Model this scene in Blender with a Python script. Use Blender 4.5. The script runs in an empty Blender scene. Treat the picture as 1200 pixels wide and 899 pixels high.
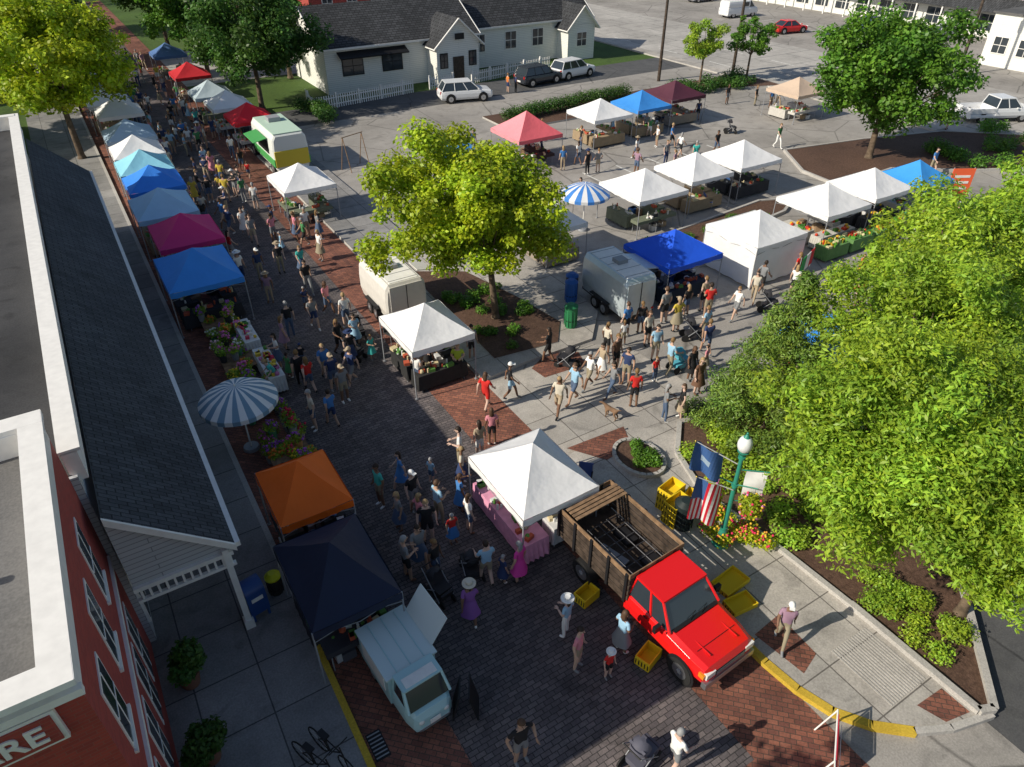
import bpy, math, random
import numpy as np
from mathutils import Vector, Matrix
R=random.Random(7)
S=bpy.context.scene
COL=bpy.context.collection
# ------------------------------------------------------------------ materials
MC={}
def nodes(name):
    m=bpy.data.materials.new(name);m.use_nodes=True
    nt=m.node_tree;return m,nt,nt.nodes['Principled BSDF']
def pm(col,rough=.6,metal=0,name=None,spec=.3,var=.0):
    key=(tuple(round(c,3) for c in col),rough,metal,name,var)
    if key in MC:return MC[key]
    m,nt,p=nodes(name or 'paint')
    p.inputs['Base Color'].default_value=(*col,1)
    p.inputs['Roughness'].default_value=rough
    p.inputs['Metallic'].default_value=metal
    p.inputs['Specular IOR Level'].default_value=spec
    if var>0:
        n=nt.nodes.new('ShaderNodeTexNoise');n.inputs['Scale'].default_value=5;n.inputs['Detail'].default_value=4
        g=nt.nodes.new('ShaderNodeNewGeometry');nt.links.new(g.outputs['Position'],n.inputs['Vector'])
        r=nt.nodes.new('ShaderNodeValToRGB')
        r.color_ramp.elements[0].position=.3;r.color_ramp.elements[1].position=.7
        r.color_ramp.elements[0].color=(*[c*(1-var) for c in col],1)
        r.color_ramp.elements[1].color=(*[min(1,c*(1+var)) for c in col],1)
        nt.links.new(n.outputs['Fac'],r.inputs['Fac']);nt.links.new(r.outputs['Color'],p.inputs['Base Color'])
    MC[key]=m;return m
def fabric(col,trans=.12):
    key=('fab',col)
    if key in MC:return MC[key]
    m,nt,p=nodes('canopy_fabric')
    p.inputs['Roughness'].default_value=.7
    g=nt.nodes.new('ShaderNodeNewGeometry')
    n=nt.nodes.new('ShaderNodeTexNoise');n.inputs['Scale'].default_value=1.6;n.inputs['Detail'].default_value=4
    nt.links.new(g.outputs['Position'],n.inputs['Vector'])
    r=nt.nodes.new('ShaderNodeValToRGB')
    r.color_ramp.elements[0].position=.3;r.color_ramp.elements[1].position=.7
    r.color_ramp.elements[0].color=(*[c*.92 for c in col],1);r.color_ramp.elements[1].color=(*col,1)
    nt.links.new(n.outputs['Fac'],r.inputs['Fac']);nt.links.new(r.outputs['Color'],p.inputs['Base Color'])
    bp=nt.nodes.new('ShaderNodeBump');bp.inputs['Strength'].default_value=.35;bp.inputs['Distance'].default_value=.08
    n2=nt.nodes.new('ShaderNodeTexNoise');n2.inputs['Scale'].default_value=2.5
    nt.links.new(g.outputs['Position'],n2.inputs['Vector'])
    nt.links.new(n2.outputs['Fac'],bp.inputs['Height']);nt.links.new(bp.outputs['Normal'],p.inputs['Normal'])
    t=nt.nodes.new('ShaderNodeBsdfTranslucent');t.inputs['Color'].default_value=(*col,1)
    mx=nt.nodes.new('ShaderNodeMixShader');mx.inputs[0].default_value=trans
    o=nt.nodes['Material Output']
    nt.links.new(p.outputs[0],mx.inputs[1]);nt.links.new(t.outputs[0],mx.inputs[2]);nt.links.new(mx.outputs[0],o.inputs[0])
    MC[key]=m;return m
def ground_mat(name,c1,c2,brick=None,mortar=(.1,.1,.1),msize=.01,scale=1.2,rough=.85,offset=.5,rot=0,stain=.35,cracks=False,bump=.2):
    m,nt,p=nodes(name);L=nt.links.new
    g=nt.nodes.new('ShaderNodeNewGeometry')
    mp=nt.nodes.new('ShaderNodeMapping');mp.inputs['Rotation'].default_value=(0,0,rot);L(g.outputs['Position'],mp.inputs['Vector'])
    n=nt.nodes.new('ShaderNodeTexNoise');n.inputs['Scale'].default_value=scale;n.inputs['Detail'].default_value=6;n.inputs['Roughness'].default_value=.7
    L(g.outputs['Position'],n.inputs['Vector'])
    big=nt.nodes.new('ShaderNodeTexNoise');big.inputs['Scale'].default_value=.16;big.inputs['Detail'].default_value=4
    L(g.outputs['Position'],big.inputs['Vector'])
    def mul(a,f):
        mu=nt.nodes.new('ShaderNodeMix');mu.data_type='RGBA';mu.blend_type='MULTIPLY';mu.inputs[0].default_value=1
        L(a,mu.inputs[6]);L(f,mu.inputs[7]);return mu.outputs[2]
    def rng(a,lo,hi,p0=.3,p1=.7):
        f=nt.nodes.new('ShaderNodeMapRange');f.inputs[1].default_value=p0;f.inputs[2].default_value=p1;f.inputs[3].default_value=lo;f.inputs[4].default_value=hi
        L(a,f.inputs[0]);return f.outputs[0]
    if brick:
        b=nt.nodes.new('ShaderNodeTexBrick');b.inputs['Scale'].default_value=1
        b.inputs['Brick Width'].default_value=brick[0];b.inputs['Row Height'].default_value=brick[1]
        b.inputs['Mortar Size'].default_value=msize;b.offset=offset
        b.inputs['Color1'].default_value=(*c1,1);b.inputs['Color2'].default_value=(*c2,1);b.inputs['Mortar'].default_value=(*mortar,1)
        L(mp.outputs[0],b.inputs['Vector']);src=mul(b.outputs['Color'],rng(n.outputs['Fac'],1-stain*.6,1+stain*.5))
    else:
        r=nt.nodes.new('ShaderNodeValToRGB');r.color_ramp.elements[0].position=.3;r.color_ramp.elements[1].position=.7
        r.color_ramp.elements[0].color=(*c1,1);r.color_ramp.elements[1].color=(*c2,1)
        L(n.outputs['Fac'],r.inputs['Fac']);src=r.outputs['Color']
    src=mul(src,rng(big.outputs['Fac'],1-stain,1+stain*.4))
    gr=nt.nodes.new('ShaderNodeTexNoise');gr.inputs['Scale'].default_value=22;gr.inputs['Detail'].default_value=2;L(g.outputs['Position'],gr.inputs['Vector'])
    src=mul(src,rng(gr.outputs['Fac'],.84,1.13))
    sp=nt.nodes.new('ShaderNodeTexNoise');sp.inputs['Scale'].default_value=.9;sp.inputs['Detail'].default_value=5;sp.inputs['Distortion'].default_value=1.2
    L(mp.outputs[0],sp.inputs['Vector']);src=mul(src,rng(sp.outputs['Fac'],1,1-stain*.8,.56,.7))
    if cracks:
        vo=nt.nodes.new('ShaderNodeTexVoronoi');vo.feature='DISTANCE_TO_EDGE';vo.inputs['Scale'].default_value=.22
        ad=nt.nodes.new('ShaderNodeMix');ad.data_type='RGBA';ad.inputs[0].default_value=.12
        L(g.outputs['Position'],ad.inputs[6]);L(n.outputs['Color'],ad.inputs[7]);L(ad.outputs[2],vo.inputs['Vector'])
        src=mul(src,rng(vo.outputs['Distance'],.5,1,0,.012))
    L(src,p.inputs['Base Color']);p.inputs['Roughness'].default_value=rough;p.inputs['Specular IOR Level'].default_value=.25
    bp=nt.nodes.new('ShaderNodeBump');bp.inputs['Strength'].default_value=bump;bp.inputs['Distance'].default_value=.02
    L(gr.outputs['Fac'],bp.inputs['Height']);L(bp.outputs['Normal'],p.inputs['Normal'])
    return m
ASPH=ground_mat('asphalt',(.32,.3,.275),(.4,.375,.345),cracks=True,stain=.28)
ASPHD=ground_mat('dark_asphalt',(.085,.086,.09),(.125,.125,.125),cracks=True,stain=.25)
ROADM=ground_mat('road_concrete',(.42,.4,.37),(.49,.465,.43),brick=(5,4),mortar=(.18,.18,.17),msize=.05,stain=.25)
PAVE=ground_mat('street_pavers',(.2,.17,.165),(.115,.1,.103),brick=(.25,.125),mortar=(.055,.05,.05),msize=.011,stain=.38)
BRK=ground_mat('red_brick_pavers',(.36,.145,.095),(.2,.085,.065),brick=(.25,.125),mortar=(.1,.07,.055),msize=.01,rot=math.radians(45),stain=.4)
CONC=ground_mat('concrete_pavement',(.52,.48,.43),(.43,.405,.37),brick=(1.5,1.5),mortar=(.17,.155,.14),msize=.018,offset=0,stain=.3)
CONCD=ground_mat('worn_concrete_pavement',(.32,.31,.3),(.26,.255,.25),brick=(1.5,1.5),mortar=(.1,.1,.1),msize=.018,offset=0,stain=.3)
KERB=ground_mat('kerb_concrete',(.43,.41,.38),(.53,.505,.47),stain=.2)
YEL=ground_mat('yellow_kerb_paint',(.55,.37,.04),(.72,.5,.06),stain=.3)
MULCH=ground_mat('mulch',(.07,.04,.028),(.17,.1,.07),scale=9,stain=.3,bump=.8)
GRASS=ground_mat('grass',(.05,.1,.02),(.1,.16,.035),scale=6,stain=.3,bump=.8)
WHITE=pm((.82,.8,.76),.55,name='white_paint',var=.06)
LINE=pm((.65,.65,.62),.7,name='road_paint',var=.25)
SHING=ground_mat('slate_shingles',(.065,.072,.085),(.105,.115,.13),brick=(.3,.14),mortar=(.03,.033,.037),msize=.012,stain=.25,rough=.9)
ROOFG=ground_mat('grey_membrane_roof',(.12,.12,.12),(.165,.16,.155),scale=.6,stain=.4)
ROOFB=ground_mat('dark_membrane_roof',(.045,.046,.05),(.07,.07,.072),scale=.6,stain=.4)
ROOFD=ground_mat('dark_shingle_roof',(.045,.048,.052),(.075,.078,.085),brick=(.5,.25),mortar=(.02,.02,.022),msize=.03,stain=.25,rough=.9)
def wallmat(name,c1,c2,bw,bh,mo,ms):
    m,nt,p=nodes(name);L=nt.links.new
    g=nt.nodes.new('ShaderNodeNewGeometry');sx=nt.nodes.new('ShaderNodeSeparateXYZ');L(g.outputs['Position'],sx.inputs[0])
    ad=nt.nodes.new('ShaderNodeMath');L(sx.outputs[0],ad.inputs[0]);L(sx.outputs[1],ad.inputs[1])
    cx=nt.nodes.new('ShaderNodeCombineXYZ');L(ad.outputs[0],cx.inputs[0]);L(sx.outputs[2],cx.inputs[1])
    b=nt.nodes.new('ShaderNodeTexBrick');b.inputs['Scale'].default_value=1;b.inputs['Brick Width'].default_value=bw;b.inputs['Row Height'].default_value=bh;b.inputs['Mortar Size'].default_value=ms
    b.inputs['Color1'].default_value=(*c1,1);b.inputs['Color2'].default_value=(*c2,1);b.inputs['Mortar'].default_value=(*mo,1)
    L(cx.outputs[0],b.inputs['Vector']);L(b.outputs[0],p.inputs['Base Color']);p.inputs['Roughness'].default_value=.8
    return m
REDB=wallmat('red_brick_wall',(.42,.06,.045),(.32,.045,.038),.22,.075,(.3,.09,.07),.006)
SIDE=wallmat('grey_siding',(.5,.52,.54),(.46,.48,.5),4,.14,(.25,.26,.28),.012)
SIDEW=wallmat('white_siding',(.78,.78,.73),(.74,.74,.69),4,.16,(.5,.5,.48),.012)
GLASS=pm((.03,.04,.05),.08,name='window_glass',spec=.8)
BLACK=pm((.015,.015,.017),.5,name='black')
RUB=pm((.02,.02,.02),.8,name='tyre_rubber')
METAL=pm((.55,.56,.58),.35,.9,name='metal')
GREYM=pm((.3,.31,.33),.5,name='grey_metal')
WOOD=pm((.24,.15,.085),.7,name='wood',var=.4)
DWOOD=pm((.062,.045,.034),.7,name='dark_wood',var=.5)
BARK=pm((.13,.095,.065),.9,name='bark',var=.4)
# ------------------------------------------------------------------ builder
class B:
    def __init__(s):
        s.v=[];s.f=[];s.m=[];s.sm=[];s.mats=[]
    def mi(s,m):
        if m not in s.mats:s.mats.append(m)
        return s.mats.index(m)
    def add(s,vs,fs,m,smooth=False):
        o=len(s.v);k=m if isinstance(m,int) else s.mi(m)
        s.v+= [tuple(p) for p in vs]
        for f in fs:
            s.f.append([i+o for i in f]);s.m.append(k);s.sm.append(smooth)
    def box(s,c,d,m,rz=0,rx=0,ry=0):
        x,y,z=[a/2 for a in d]
        M=Matrix.Translation(c)@Matrix.Rotation(rz,4,'Z')@Matrix.Rotation(ry,4,'Y')@Matrix.Rotation(rx,4,'X')
        vs=[M@Vector((a,b,e)) for a in(-x,x) for b in(-y,y) for e in(-z,z)]
        s.add(vs,[(0,1,3,2),(4,6,7,5),(0,4,5,1),(2,3,7,6),(0,2,6,4),(1,5,7,3)],m)
    def poly(s,p,m,smooth=False): s.add(p,[list(range(len(p)))],m,smooth)
    def prism(s,pts,z0,z1,m,mt=None):
        n=len(pts);a=[(x,y,z0) for x,y in pts];b=[(x,y,z1) for x,y in pts]
        s.add(a+b,[(i,(i+1)%n,(i+1)%n+n,i+n) for i in range(n)],m)
        s.poly(b,mt or m)
    def cyl(s,a,b,r0,r1,m,n=10,cap=True,smooth=True):
        a=Vector(a);b=Vector(b);d=(b-a)
        if d.length<1e-6:return
        d.normalize()
        u=d.orthogonal().normalized();w=d.cross(u)
        vs=[]
        for c,r in((a,r0),(b,r1)):
            for i in range(n):
                t=2*math.pi*i/n;vs.append(c+u*(r*math.cos(t))+w*(r*math.sin(t)))
        s.add(vs,[(i,(i+1)%n,(i+1)%n+n,i+n) for i in range(n)],m,smooth)
        if cap:
            s.add(vs[:n],[list(range(n))[::-1]],m);s.add(vs[n:],[list(range(n))],m)
    def sph(s,c,r,m,n=10,k=7,filt=None,M=None,shape=None):
        if not hasattr(r,'__len__'):r=(r,r,r)
        vs=[]
        for j in range(k+1):
            ph=math.pi*j/k
            for i in range(n):
                t=2*math.pi*i/n
                p=Vector((math.sin(ph)*math.cos(t),math.sin(ph)*math.sin(t),math.cos(ph)))
                if shape:p=shape(p)
                q=Vector((p.x*r[0],p.y*r[1],p.z*r[2]))
                if M:q=M@q
                vs.append((q+Vector(c),p))
        fs=[]
        for j in range(k):
            for i in range(n):
                f=[j*n+i,(j+1)*n+i,(j+1)*n+(i+1)%n,j*n+(i+1)%n]
                if filt:
                    cc=sum((vs[q][1] for q in f),Vector())/4
                    if not filt(cc):continue
                fs.append(f)
        s.add([q[0] for q in vs],fs,m,True)
    def obj(s,name,loc=(0,0,0),rz=0,bevel=0,parent=None,scale=1):
        me=bpy.data.meshes.new(name);me.from_pydata(s.v,[],s.f)
        for m in s.mats:me.materials.append(m)
        me.polygons.foreach_set('material_index',s.m);me.polygons.foreach_set('use_smooth',s.sm)
        me.update()
        o=bpy.data.objects.new(name,me);COL.objects.link(o);o.location=loc;o.rotation_euler=(0,0,rz);o.scale=(scale,)*3
        if bevel:
            b=o.modifiers.new('bevel','BEVEL');b.width=bevel;b.segments=2;b.limit_method='ANGLE';b.angle_limit=math.radians(40)
        if parent:o.parent=parent
        return o
# ------------------------------------------------------------------ ground
def sheet(name,pts,z,m):
    b=B();b.poly([(x,y,z) for x,y in pts],m);return b.obj(name)
def slab(name,pts,z,m,side=KERB):
    b=B();b.prism(pts,-.05,z,side,m);return b.obj(name)
def rect(x0,y0,x1,y1):return [(x0,y0),(x1,y0),(x1,y1),(x0,y1)]
def kerb(name,path,h,m=KERB,w=.16):
    b=B()
    for (x0,y0),(x1,y1) in zip(path,path[1:]):
        d=Vector((x1-x0,y1-y0));L=d.length;a=math.atan2(d.y,d.x)
        b.box(((x0+x1)/2,(y0+y1)/2,h/2-.02),(L+.02,w,h+.04),m,rz=a)
    return b.obj(name)
sheet('ground',rect(-300,-200,500,600),-.02,GRASS)
sheet('parking_lot',rect(10.8,-20,58,57),-.004,ASPH)
sheet('house_driveway',rect(10.8,57.0,58,62),-.006,ASPHD)
sheet('dark_asphalt_drive',rect(14,-20,40,4.8),.0,ASPHD)
sheet('brick_street',rect(1.5,-15,10.8,140),0,PAVE)
sheet('brick_band',rect(1.5,-15,3.35,140),.004,BRK)
sheet('brick_band',rect(8.75,-15,10.8,140),.004,BRK)
sheet('brick_crossing',rect(3.35,-2,8.75,3.9),.004,BRK)
sheet('cross_road',rect(58,-60,74,300),.0,ROADM)
sheet('shop_parking_lot',rect(74,-20,98,120),.0,ASPH)
sheet('side_road',rect(10.8,75,58,92),.0,ROADM)
slab('left_pavement',rect(-2.4,-15,1.36,140),.13,CONCD)
kerb('left_kerb',[(1.43,13),(1.43,140)],.14)
kerb('yellow_kerb',[(1.43,-15),(1.43,13)],.145,YEL)
arc=[(10.75,14.2),(10.75,7.2),(10.75,5.4),(10.85,4.5),(11.1,3.7),(11.6,3.0),(12.3,2.4),(13.1,2.0),(14.2,1.7)]
slab('corner_pavement',arc+[(15.9,3.1),(19.2,6),(19.2,13.6),(14.5,13.9),(13.4,14.4),(12.6,14.5),(11.6,14.4)],.12,CONC)
kerb('yellow_kerb',[(x+.0,y) for x,y in arc[1:7]],.14,YEL,.2)
kerb('corner_kerb',[arc[0],arc[1]],.14);kerb('corner_kerb',arc[6:],.14)
slab('planting_bed',[(14.0,1.95),(14.3,1.85),(15.8,3.2),(19.1,6.1),(19.1,13.5),(15.4,13.5),(14.3,12.4),(13.7,10.6),(13.9,8),(14.0,5.4)],.15,MULCH)
kerb('bed_kerb',[(13.95,5.4),(13.95,1.9),(14.3,1.75),(15.85,3.1),(19.2,6.0)],.26,KERB,.18)
kerb('bed_kerb',[(15.4,13.6),(14.2,12.4),(13.6,10.6),(13.85,8),(13.95,5.4)],.24)
sheet('driveway_apron',[(10.8,14.4),(16.5,14),(17.5,15.5),(17.2,18.8),(16,19.6),(10.8,19.4)],.006,CONC)
sheet('brick_inlay',[(11.2,14.6),(13.6,14.5),(13.2,13.6),(12,13.4)],.13,BRK)
sheet('brick_inlay',[(13.0,18.6),(14.9,18.5),(15.2,19.4),(14.0,20.0),(12.9,19.4)],.012,BRK)
sheet('brick_inlay',[(11.1,6.1),(12.1,6.2),(12.0,4.9),(11.3,4.7)],.125,BRK)
sheet('brick_inlay',[(12.9,2.75),(13.8,2.7),(13.8,2.0),(13.1,2.15)],.125,BRK)
cp=[(12.95+.75*math.cos(a/12*math.pi),12.9+.95*math.sin(a/12*math.pi)) for a in range(24)]
slab('round_planting_bed',cp,.2,MULCH);kerb('round_kerb',cp+[cp[0]],.26,KERB,.12)
b=B()
for i in range(16):b.box((12.4+i*.085,3.9,.128),(.04,1.7,.012),KERB)
b.obj('ribbed_ramp')
slab('tree_island',[(10.85,19.6),(13,19.8),(16.2,19.8),(17.8,21.5),(18.3,25),(16.5,29.5),(13.5,33),(10.85,33)],.12,CONC)
slab('planting_bed',[(11.9,20.6),(14.8,20.3),(15.8,21.6),(15.4,24.5),(14.6,28),(12.2,29.5)],.16,MULCH)
slab('right_pavement',rect(10.85,33.2,14,57),.12,CONCD)
slab('lot_island',[(22.5,24.4),(28,24.4),(34,25.2),(36,26.2),(34,26.9),(27,26.2),(22.5,25.6)],.13,MULCH)
kerb('island_kerb',[(22.4,24.3),(28,24.3),(34.1,25.1),(36.2,26.2),(34.1,27.0),(27,26.3),(22.4,25.7),(22.4,24.3)],.18)
isl=[(43,32.8),(40.6,29.2),(40.4,26.8),(42.5,26.2),(46,26.4),(50,23.5),(55,21),(62,18),(62,25),(56.8,29.6),(50,31.5)]
slab('planting_bed',isl,.13,MULCH);kerb('island_kerb',isl+[isl[0]],.18)
slab('planting_bed',[(29,47.3),(42,47.3),(50,49.2),(58,46),(58,51.5),(29,51.5)],.13,MULCH)
slab('right_road_pavement',rect(56.6,30,58,120),.12,CONC)
slab('lawn',[(62,12),(75,12),(75,25),(62,25)],.1,GRASS)
b=B()
for i in range(9):b.box((17+i*2.8,34.5,.004),(.1,4.6,.004),LINE)
for i in range(8):b.box((60+.0,48+i*8,.006),(.12,3,.004),LINE)
for i in range(12):b.box((66,i*7-10,.006),(.14,3,.004),LINE)
for i in range(10):b.box((84+.0,50+i*2.8,.006),(5,.12,.004),LINE)
b.obj('painted_markings')
b=B();b.box((1.75,8.6,.008),(.35,.7,.012),BLACK)
for i in range(7):b.box((1.75,8.32+i*.095,.016),(.3,.03,.012),GREYM)
b.obj('storm_drain')
# ------------------------------------------------------------------ windows
def win(b,x,y,z,w,h,face,fr=WHITE,gl=GLASS,mull=True,t=.08):
    if face=='-y':
        b.box((x,y-.03,z),(w,.08,h),fr);b.box((x,y-.05,z),(w-.16,.08,h-.16),gl)
        if mull:b.box((x,y-.065,z),(.05,.08,h-.1),fr);b.box((x,y-.067,z),(w-.1,.08,.05),fr)
    else:
        s=1 if face=='+x' else -1
        b.box((x+s*(t/2-.01),y,z),(t,w,h),fr);b.box((x+s*(t/2+.002),y,z),(t,w-.16,h-.16),gl)
        if mull:b.box((x+s*(t/2+.006),y,z),(t,.05,h-.1),fr);b.box((x+s*(t/2+.008),y,z),(t,w-.1,.05),fr)
# ------------------------------------------------------------------ left buildings
b=B();WX=-2.15;FY=7.65
b.box((WX-6,(FY+14)/2,3.45),(12,14-FY,6.9),REDB)
b.box((WX-6,(FY+14)/2,6.91),(11.8,14-FY-.2,.02),ROOFG)
for (c,d) in [((WX-.15,10.85,7.15),(.3,6.1,.5)),((WX-6,FY+.15,7.15),(12,.3,.5)),((WX-6,13.85,7.15),(12,.3,.5))]:b.box(c,d,WHITE)
b.box((WX-.15,10.8,7.45),(.42,6.7,.12),WHITE);b.box((WX-6.1,FY+.02,7.452),(12.3,.46,.12),WHITE);b.box((WX-6.1,13.95,7.452),(12.3,.45,.12),WHITE)
b.box((WX-6,FY-.05,7.1),(12.1,.12,.14),WHITE)
b.box((WX+.03,10.8,3.45),(.06,6.2,.16),WHITE)
for y in (8.7,10.4,12.1):
    win(b,WX,y,5.2,.85,1.6,'+x',t=.03);b.box((WX+.03,y,4.36),(.06,.95,.07),WHITE)
for y in (8.6,10.0,11.4,12.6):win(b,WX,y,1.9,.9,1.9,'+x',t=.03)
for x in (-3.4,-5.2,-7,-8.8):win(b,x,FY,4.4,1.0,1.8,'-y');win(b,x,FY,1.7,1.1,2,'-y')
b.box((-5.5,12.3,7.2),(1.2,.9,.6),GREYM)
for x,y in((-3.6,10.5),(-4.4,11.2)):b.cyl((x,y,6.9),(x,y,7.35),.08,.08,GREYM,10)
b.obj('red_brick_building')
b=B();b.box((-4.36,FY-.05,6.64),(3.7,.08,.68),WHITE);b.box((-4.36,FY-.08,6.64),(3.58,.06,.56),REDB)
sg=b.obj('market_sign')
cu=bpy.data.curves.new('lettering','FONT');cu.body='MARKET SQUARE';cu.size=.5;cu.align_x='RIGHT';cu.extrude=.012;cu.materials.append(WHITE);cu.offset=.008
t=bpy.data.objects.new('lettering',cu);COL.objects.link(t);t.location=(-2.7,FY-.125,6.47);t.rotation_euler=(math.radians(90),0,0);t.parent=sg
b=B()
b.box((-9,28.6,2.9),(14,29.2,5.8),SIDE)
b.box((-9,28.6,5.81),(13.8,29,.03),ROOFB)
b.box((-1.98,28.75,6.0),(.3,29.3,.75),WHITE);b.box((-1.96,28.85,6.4),(.42,29.5,.08),WHITE)
b.box((-9,43.3,6.05),(14.2,.3,.8),WHITE);b.box((-9,43.3,6.42),(14.2,.42,.08),WHITE)
for y in (19,26,33):b.box((-6,y,6.1),(1.5,1.1,.6),GREYM)
y0,y1=13.1,43.4
xa,za,xb,zb=-1.83,5.28,.42,3.2
b.poly([(xb,y0,zb),(xb,y1,zb),(xa,y1,za),(xa,y0,za)],SHING)
b.poly([(xb,y0,zb-.14),(xa,y0,za-.14),(xa,y1,za-.14),(xb,y1,zb-.14)],SIDEW)
b.add([(xb,y0,zb+.005),(xa,y0,za+.005),(xa,y0,za-.2),(xb,y0,zb-.2),(xb,y0-.06,zb+.005),(xa,y0-.06,za+.005),(xa,y0-.06,za-.2),(xb,y0-.06,zb-.2)],[(4,5,1,0),(5,4,7,6),(7,6,2,3)[::-1],(4,0,3,7)],WHITE)
b.box((xb+.05,(y0+y1)/2,zb-.06),(.12,y1-y0,.14),WHITE)
b.poly([(-1.86,y0+.12,za-.2),(-1.86,y0+.12,2.95),(.3,y0+.12,2.95),(.32,y0+.12,zb-.12)],SIDE)
b.box((-.78,y0+.1,2.9),(2.2,.14,.12),WHITE);b.box((-.78,y0+.1,2.5),(2.2,.1,.08),WHITE)
for i in range(12):b.box((-1.75+i*.18,y0+.1,2.7),(.05,.05,.36),WHITE)
for y in np.arange(y0+.1,y1,3.6):
    b.box((.15,y,1.55),(.15,.15,2.9),WHITE);b.box((.15,y,.28),(.24,.24,.3),WHITE)
b.box((.15,(y0+y1)/2,3.0),(.14,y1-y0,.18),WHITE)
for y in np.arange(15,43,3.2):
    win(b,-2.0,y,1.7,1.9,1.8,'+x')
b.obj('market_building')
# ------------------------------------------------------------------ generic houses
def gable(b,x0,x1,y0,y1,z,zr,roofm,wallm,axis='x',ov=.4):
    if axis=='x':
        ym=(y0+y1)/2
        for ya in (y0-ov,y1+ov):
            zz=z-(zr-z)*ov/((y1-y0)/2)
            q=[(x0-ov,ya,zz),(x1+ov,ya,zz),(x1+ov,ym,zr),(x0-ov,ym,zr)]
            b.poly(q,roofm);b.poly([(a,c,e-.12) for a,c,e in q],WHITE)
            b.box(((x0+x1)/2,ya,zz-.07),(x1-x0+2*ov,.05,.16),WHITE)
        for xx in(x0,x1):b.poly([(xx,y0,z-.02),(xx,y1,z-.02),(xx,ym,zr-.05)],wallm)
        for xx in (x0-ov,x1+ov):
            for ya in (y0-ov,y1+ov):
                zz=z-(zr-z)*ov/((y1-y0)/2);b.cyl((xx,ya,zz-.05),(xx,ym,zr-.05),.08,.08,WHITE,4)
    else:
        xm=(x0+x1)/2
        for xa_ in (x0-ov,x1+ov):
            zz=z-(zr-z)*ov/((x1-x0)/2)
            q=[(xa_,y0-ov,zz),(xa_,y1+ov,zz),(xm,y1+ov,zr),(xm,y0-ov,zr)]
            b.poly(q,roofm);b.poly([(a,c,e-.12) for a,c,e in q],WHITE)
            b.cyl((xa_,y0-ov,zz-.05),(xm,y0-ov,zr-.05),.08,.08,WHITE,4)
        for yy in(y0,y1):b.poly([(x0,yy,z-.02),(x1,yy,z-.02),(xm,yy,zr-.05)],wallm)
b=B()
b.box((28.5,69.5,2),(15,9,4),SIDEW);gable(b,21,36,65,74,4,6.6,ROOFD,SIDEW)
b.box((43.7,71.5,2),(15.4,8,4.01),SIDEW);gable(b,36,51.4,67.5,75.5,4.0,6.8,ROOFD,SIDEW)
b.box((33,64.6,1.8),(4.4,3.4,3.6),SIDEW);gable(b,30.8,35.2,62.9,66.5,3.6,5.6,ROOFD,SIDEW,'y')
b.box((49,66.8,1.7),(3.4,2.6,3.4),SIDEW);gable(b,47.3,50.7,65.5,70,3.4,5.2,ROOFD,SIDEW,'y')
b.box((33,62.85,1.2),(1.1,.1,2.3),DWOOD)
b.box((33,62.5,4.1),(.9,.1,.5),BLACK)
for x in (23.5,27.3):win(b,x,65,2.2,2.0,1.6,'-y',BLACK);
for x in (31.5,34.5):win(b,x,62.9,2.1,.8,1.3,'-y',BLACK)
for x in (37.8,41.5,44.8):win(b,x,67.5,2.3,1.4,1.7,'-y');
win(b,49,65.5,2,1.3,1.4,'-y')
b.box((25.4,64.6,3.2),(6.5,1.2,.1),BLACK,rx=.4)
b.box((40,71.5,7.3),(.9,.9,1.4),REDB)
b.obj('white_cottage')
b=B()
def fence(p,q,h=1.05):
    d=Vector(q)-Vector(p);L=d.length;n=int(L/.22);a=math.atan2(d.y,d.x)
    for i in range(n+1):
        c=Vector(p)+d*i/n;b.box((c.x,c.y,h/2),(.1,.03,h),WHITE,rz=a)
        if i%10==0:b.box((c.x,c.y,h/2+.08),(.14,.14,h+.16),WHITE,rz=a)
    c=(Vector(p)+Vector(q))/2
    for z in(.3,.8):b.box((c.x,c.y,z),(L,.05,.08),WHITE,rz=a)
fence((18,60.5),(27.8,62.0));fence((29.6,62.2),(32,62.2));fence((34,62.2),(44,64.0));fence((18,60.5),(18.6,64))
b.obj('picket_fence')
b=B();b.box((38,88,3.5),(24,10,7),REDB);b.box((38,88,7.05),(24.6,10.6,.2),ROOFG)
for i in range(8):win(b,28+i*2.8,83,4.8,1.2,1.7,'-y');win(b,28+i*2.8,83,1.8,1.4,1.9,'-y')
b.obj('brick_building')
b=B()
b.box((106,68,2.3),(16,60,4.6),SIDEW);b.box((106,68,4.65),(15.4,59.4,.12),ROOFG)
b.box((98,68,4.9),(.5,60.4,.7),WHITE)
b.poly([(96.2,38,2.9),(96.2,98,2.9),(98,98,4.3),(98,38,4.3)],ROOFD)
for y in np.arange(40,97,3.4):
    win(b,98,y,1.6,2.3,1.9,'-x',WHITE)
    b.box((96.4,y+1.7,1.45),(.16,.16,2.9),WHITE)
for y in (50,63,78):b.box((105,y,5.1),(2,2,1),GREYM)
b.box((97.5,66,5.7),(.2,9,1.3),BLACK)
shop=b.obj('shop_row')
cu=bpy.data.curves.new('shop_lettering','FONT');cu.body='SHOP ROOM';cu.size=1.3;cu.align_x='CENTER';cu.extrude=.02;cu.materials.append(WHITE)
t=bpy.data.objects.new('shop_lettering',cu);COL.objects.link(t);t.location=(97.36,66,5.2);t.rotation_euler=(math.radians(90),0,math.radians(-90));t.parent=shop
b=B();b.box((88,37.5,2.4),(10,9,4.8),SIDEW);b.box((88,37.5,4.85),(10.4,9.4,.16),ROOFG)
for y in (35,38,40.5):win(b,83,y,2,1.5,1.6,'-x')
for x in (85,88,91):win(b,x,33,2,1.5,1.6,'-y')
b.obj('white_building')
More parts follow.
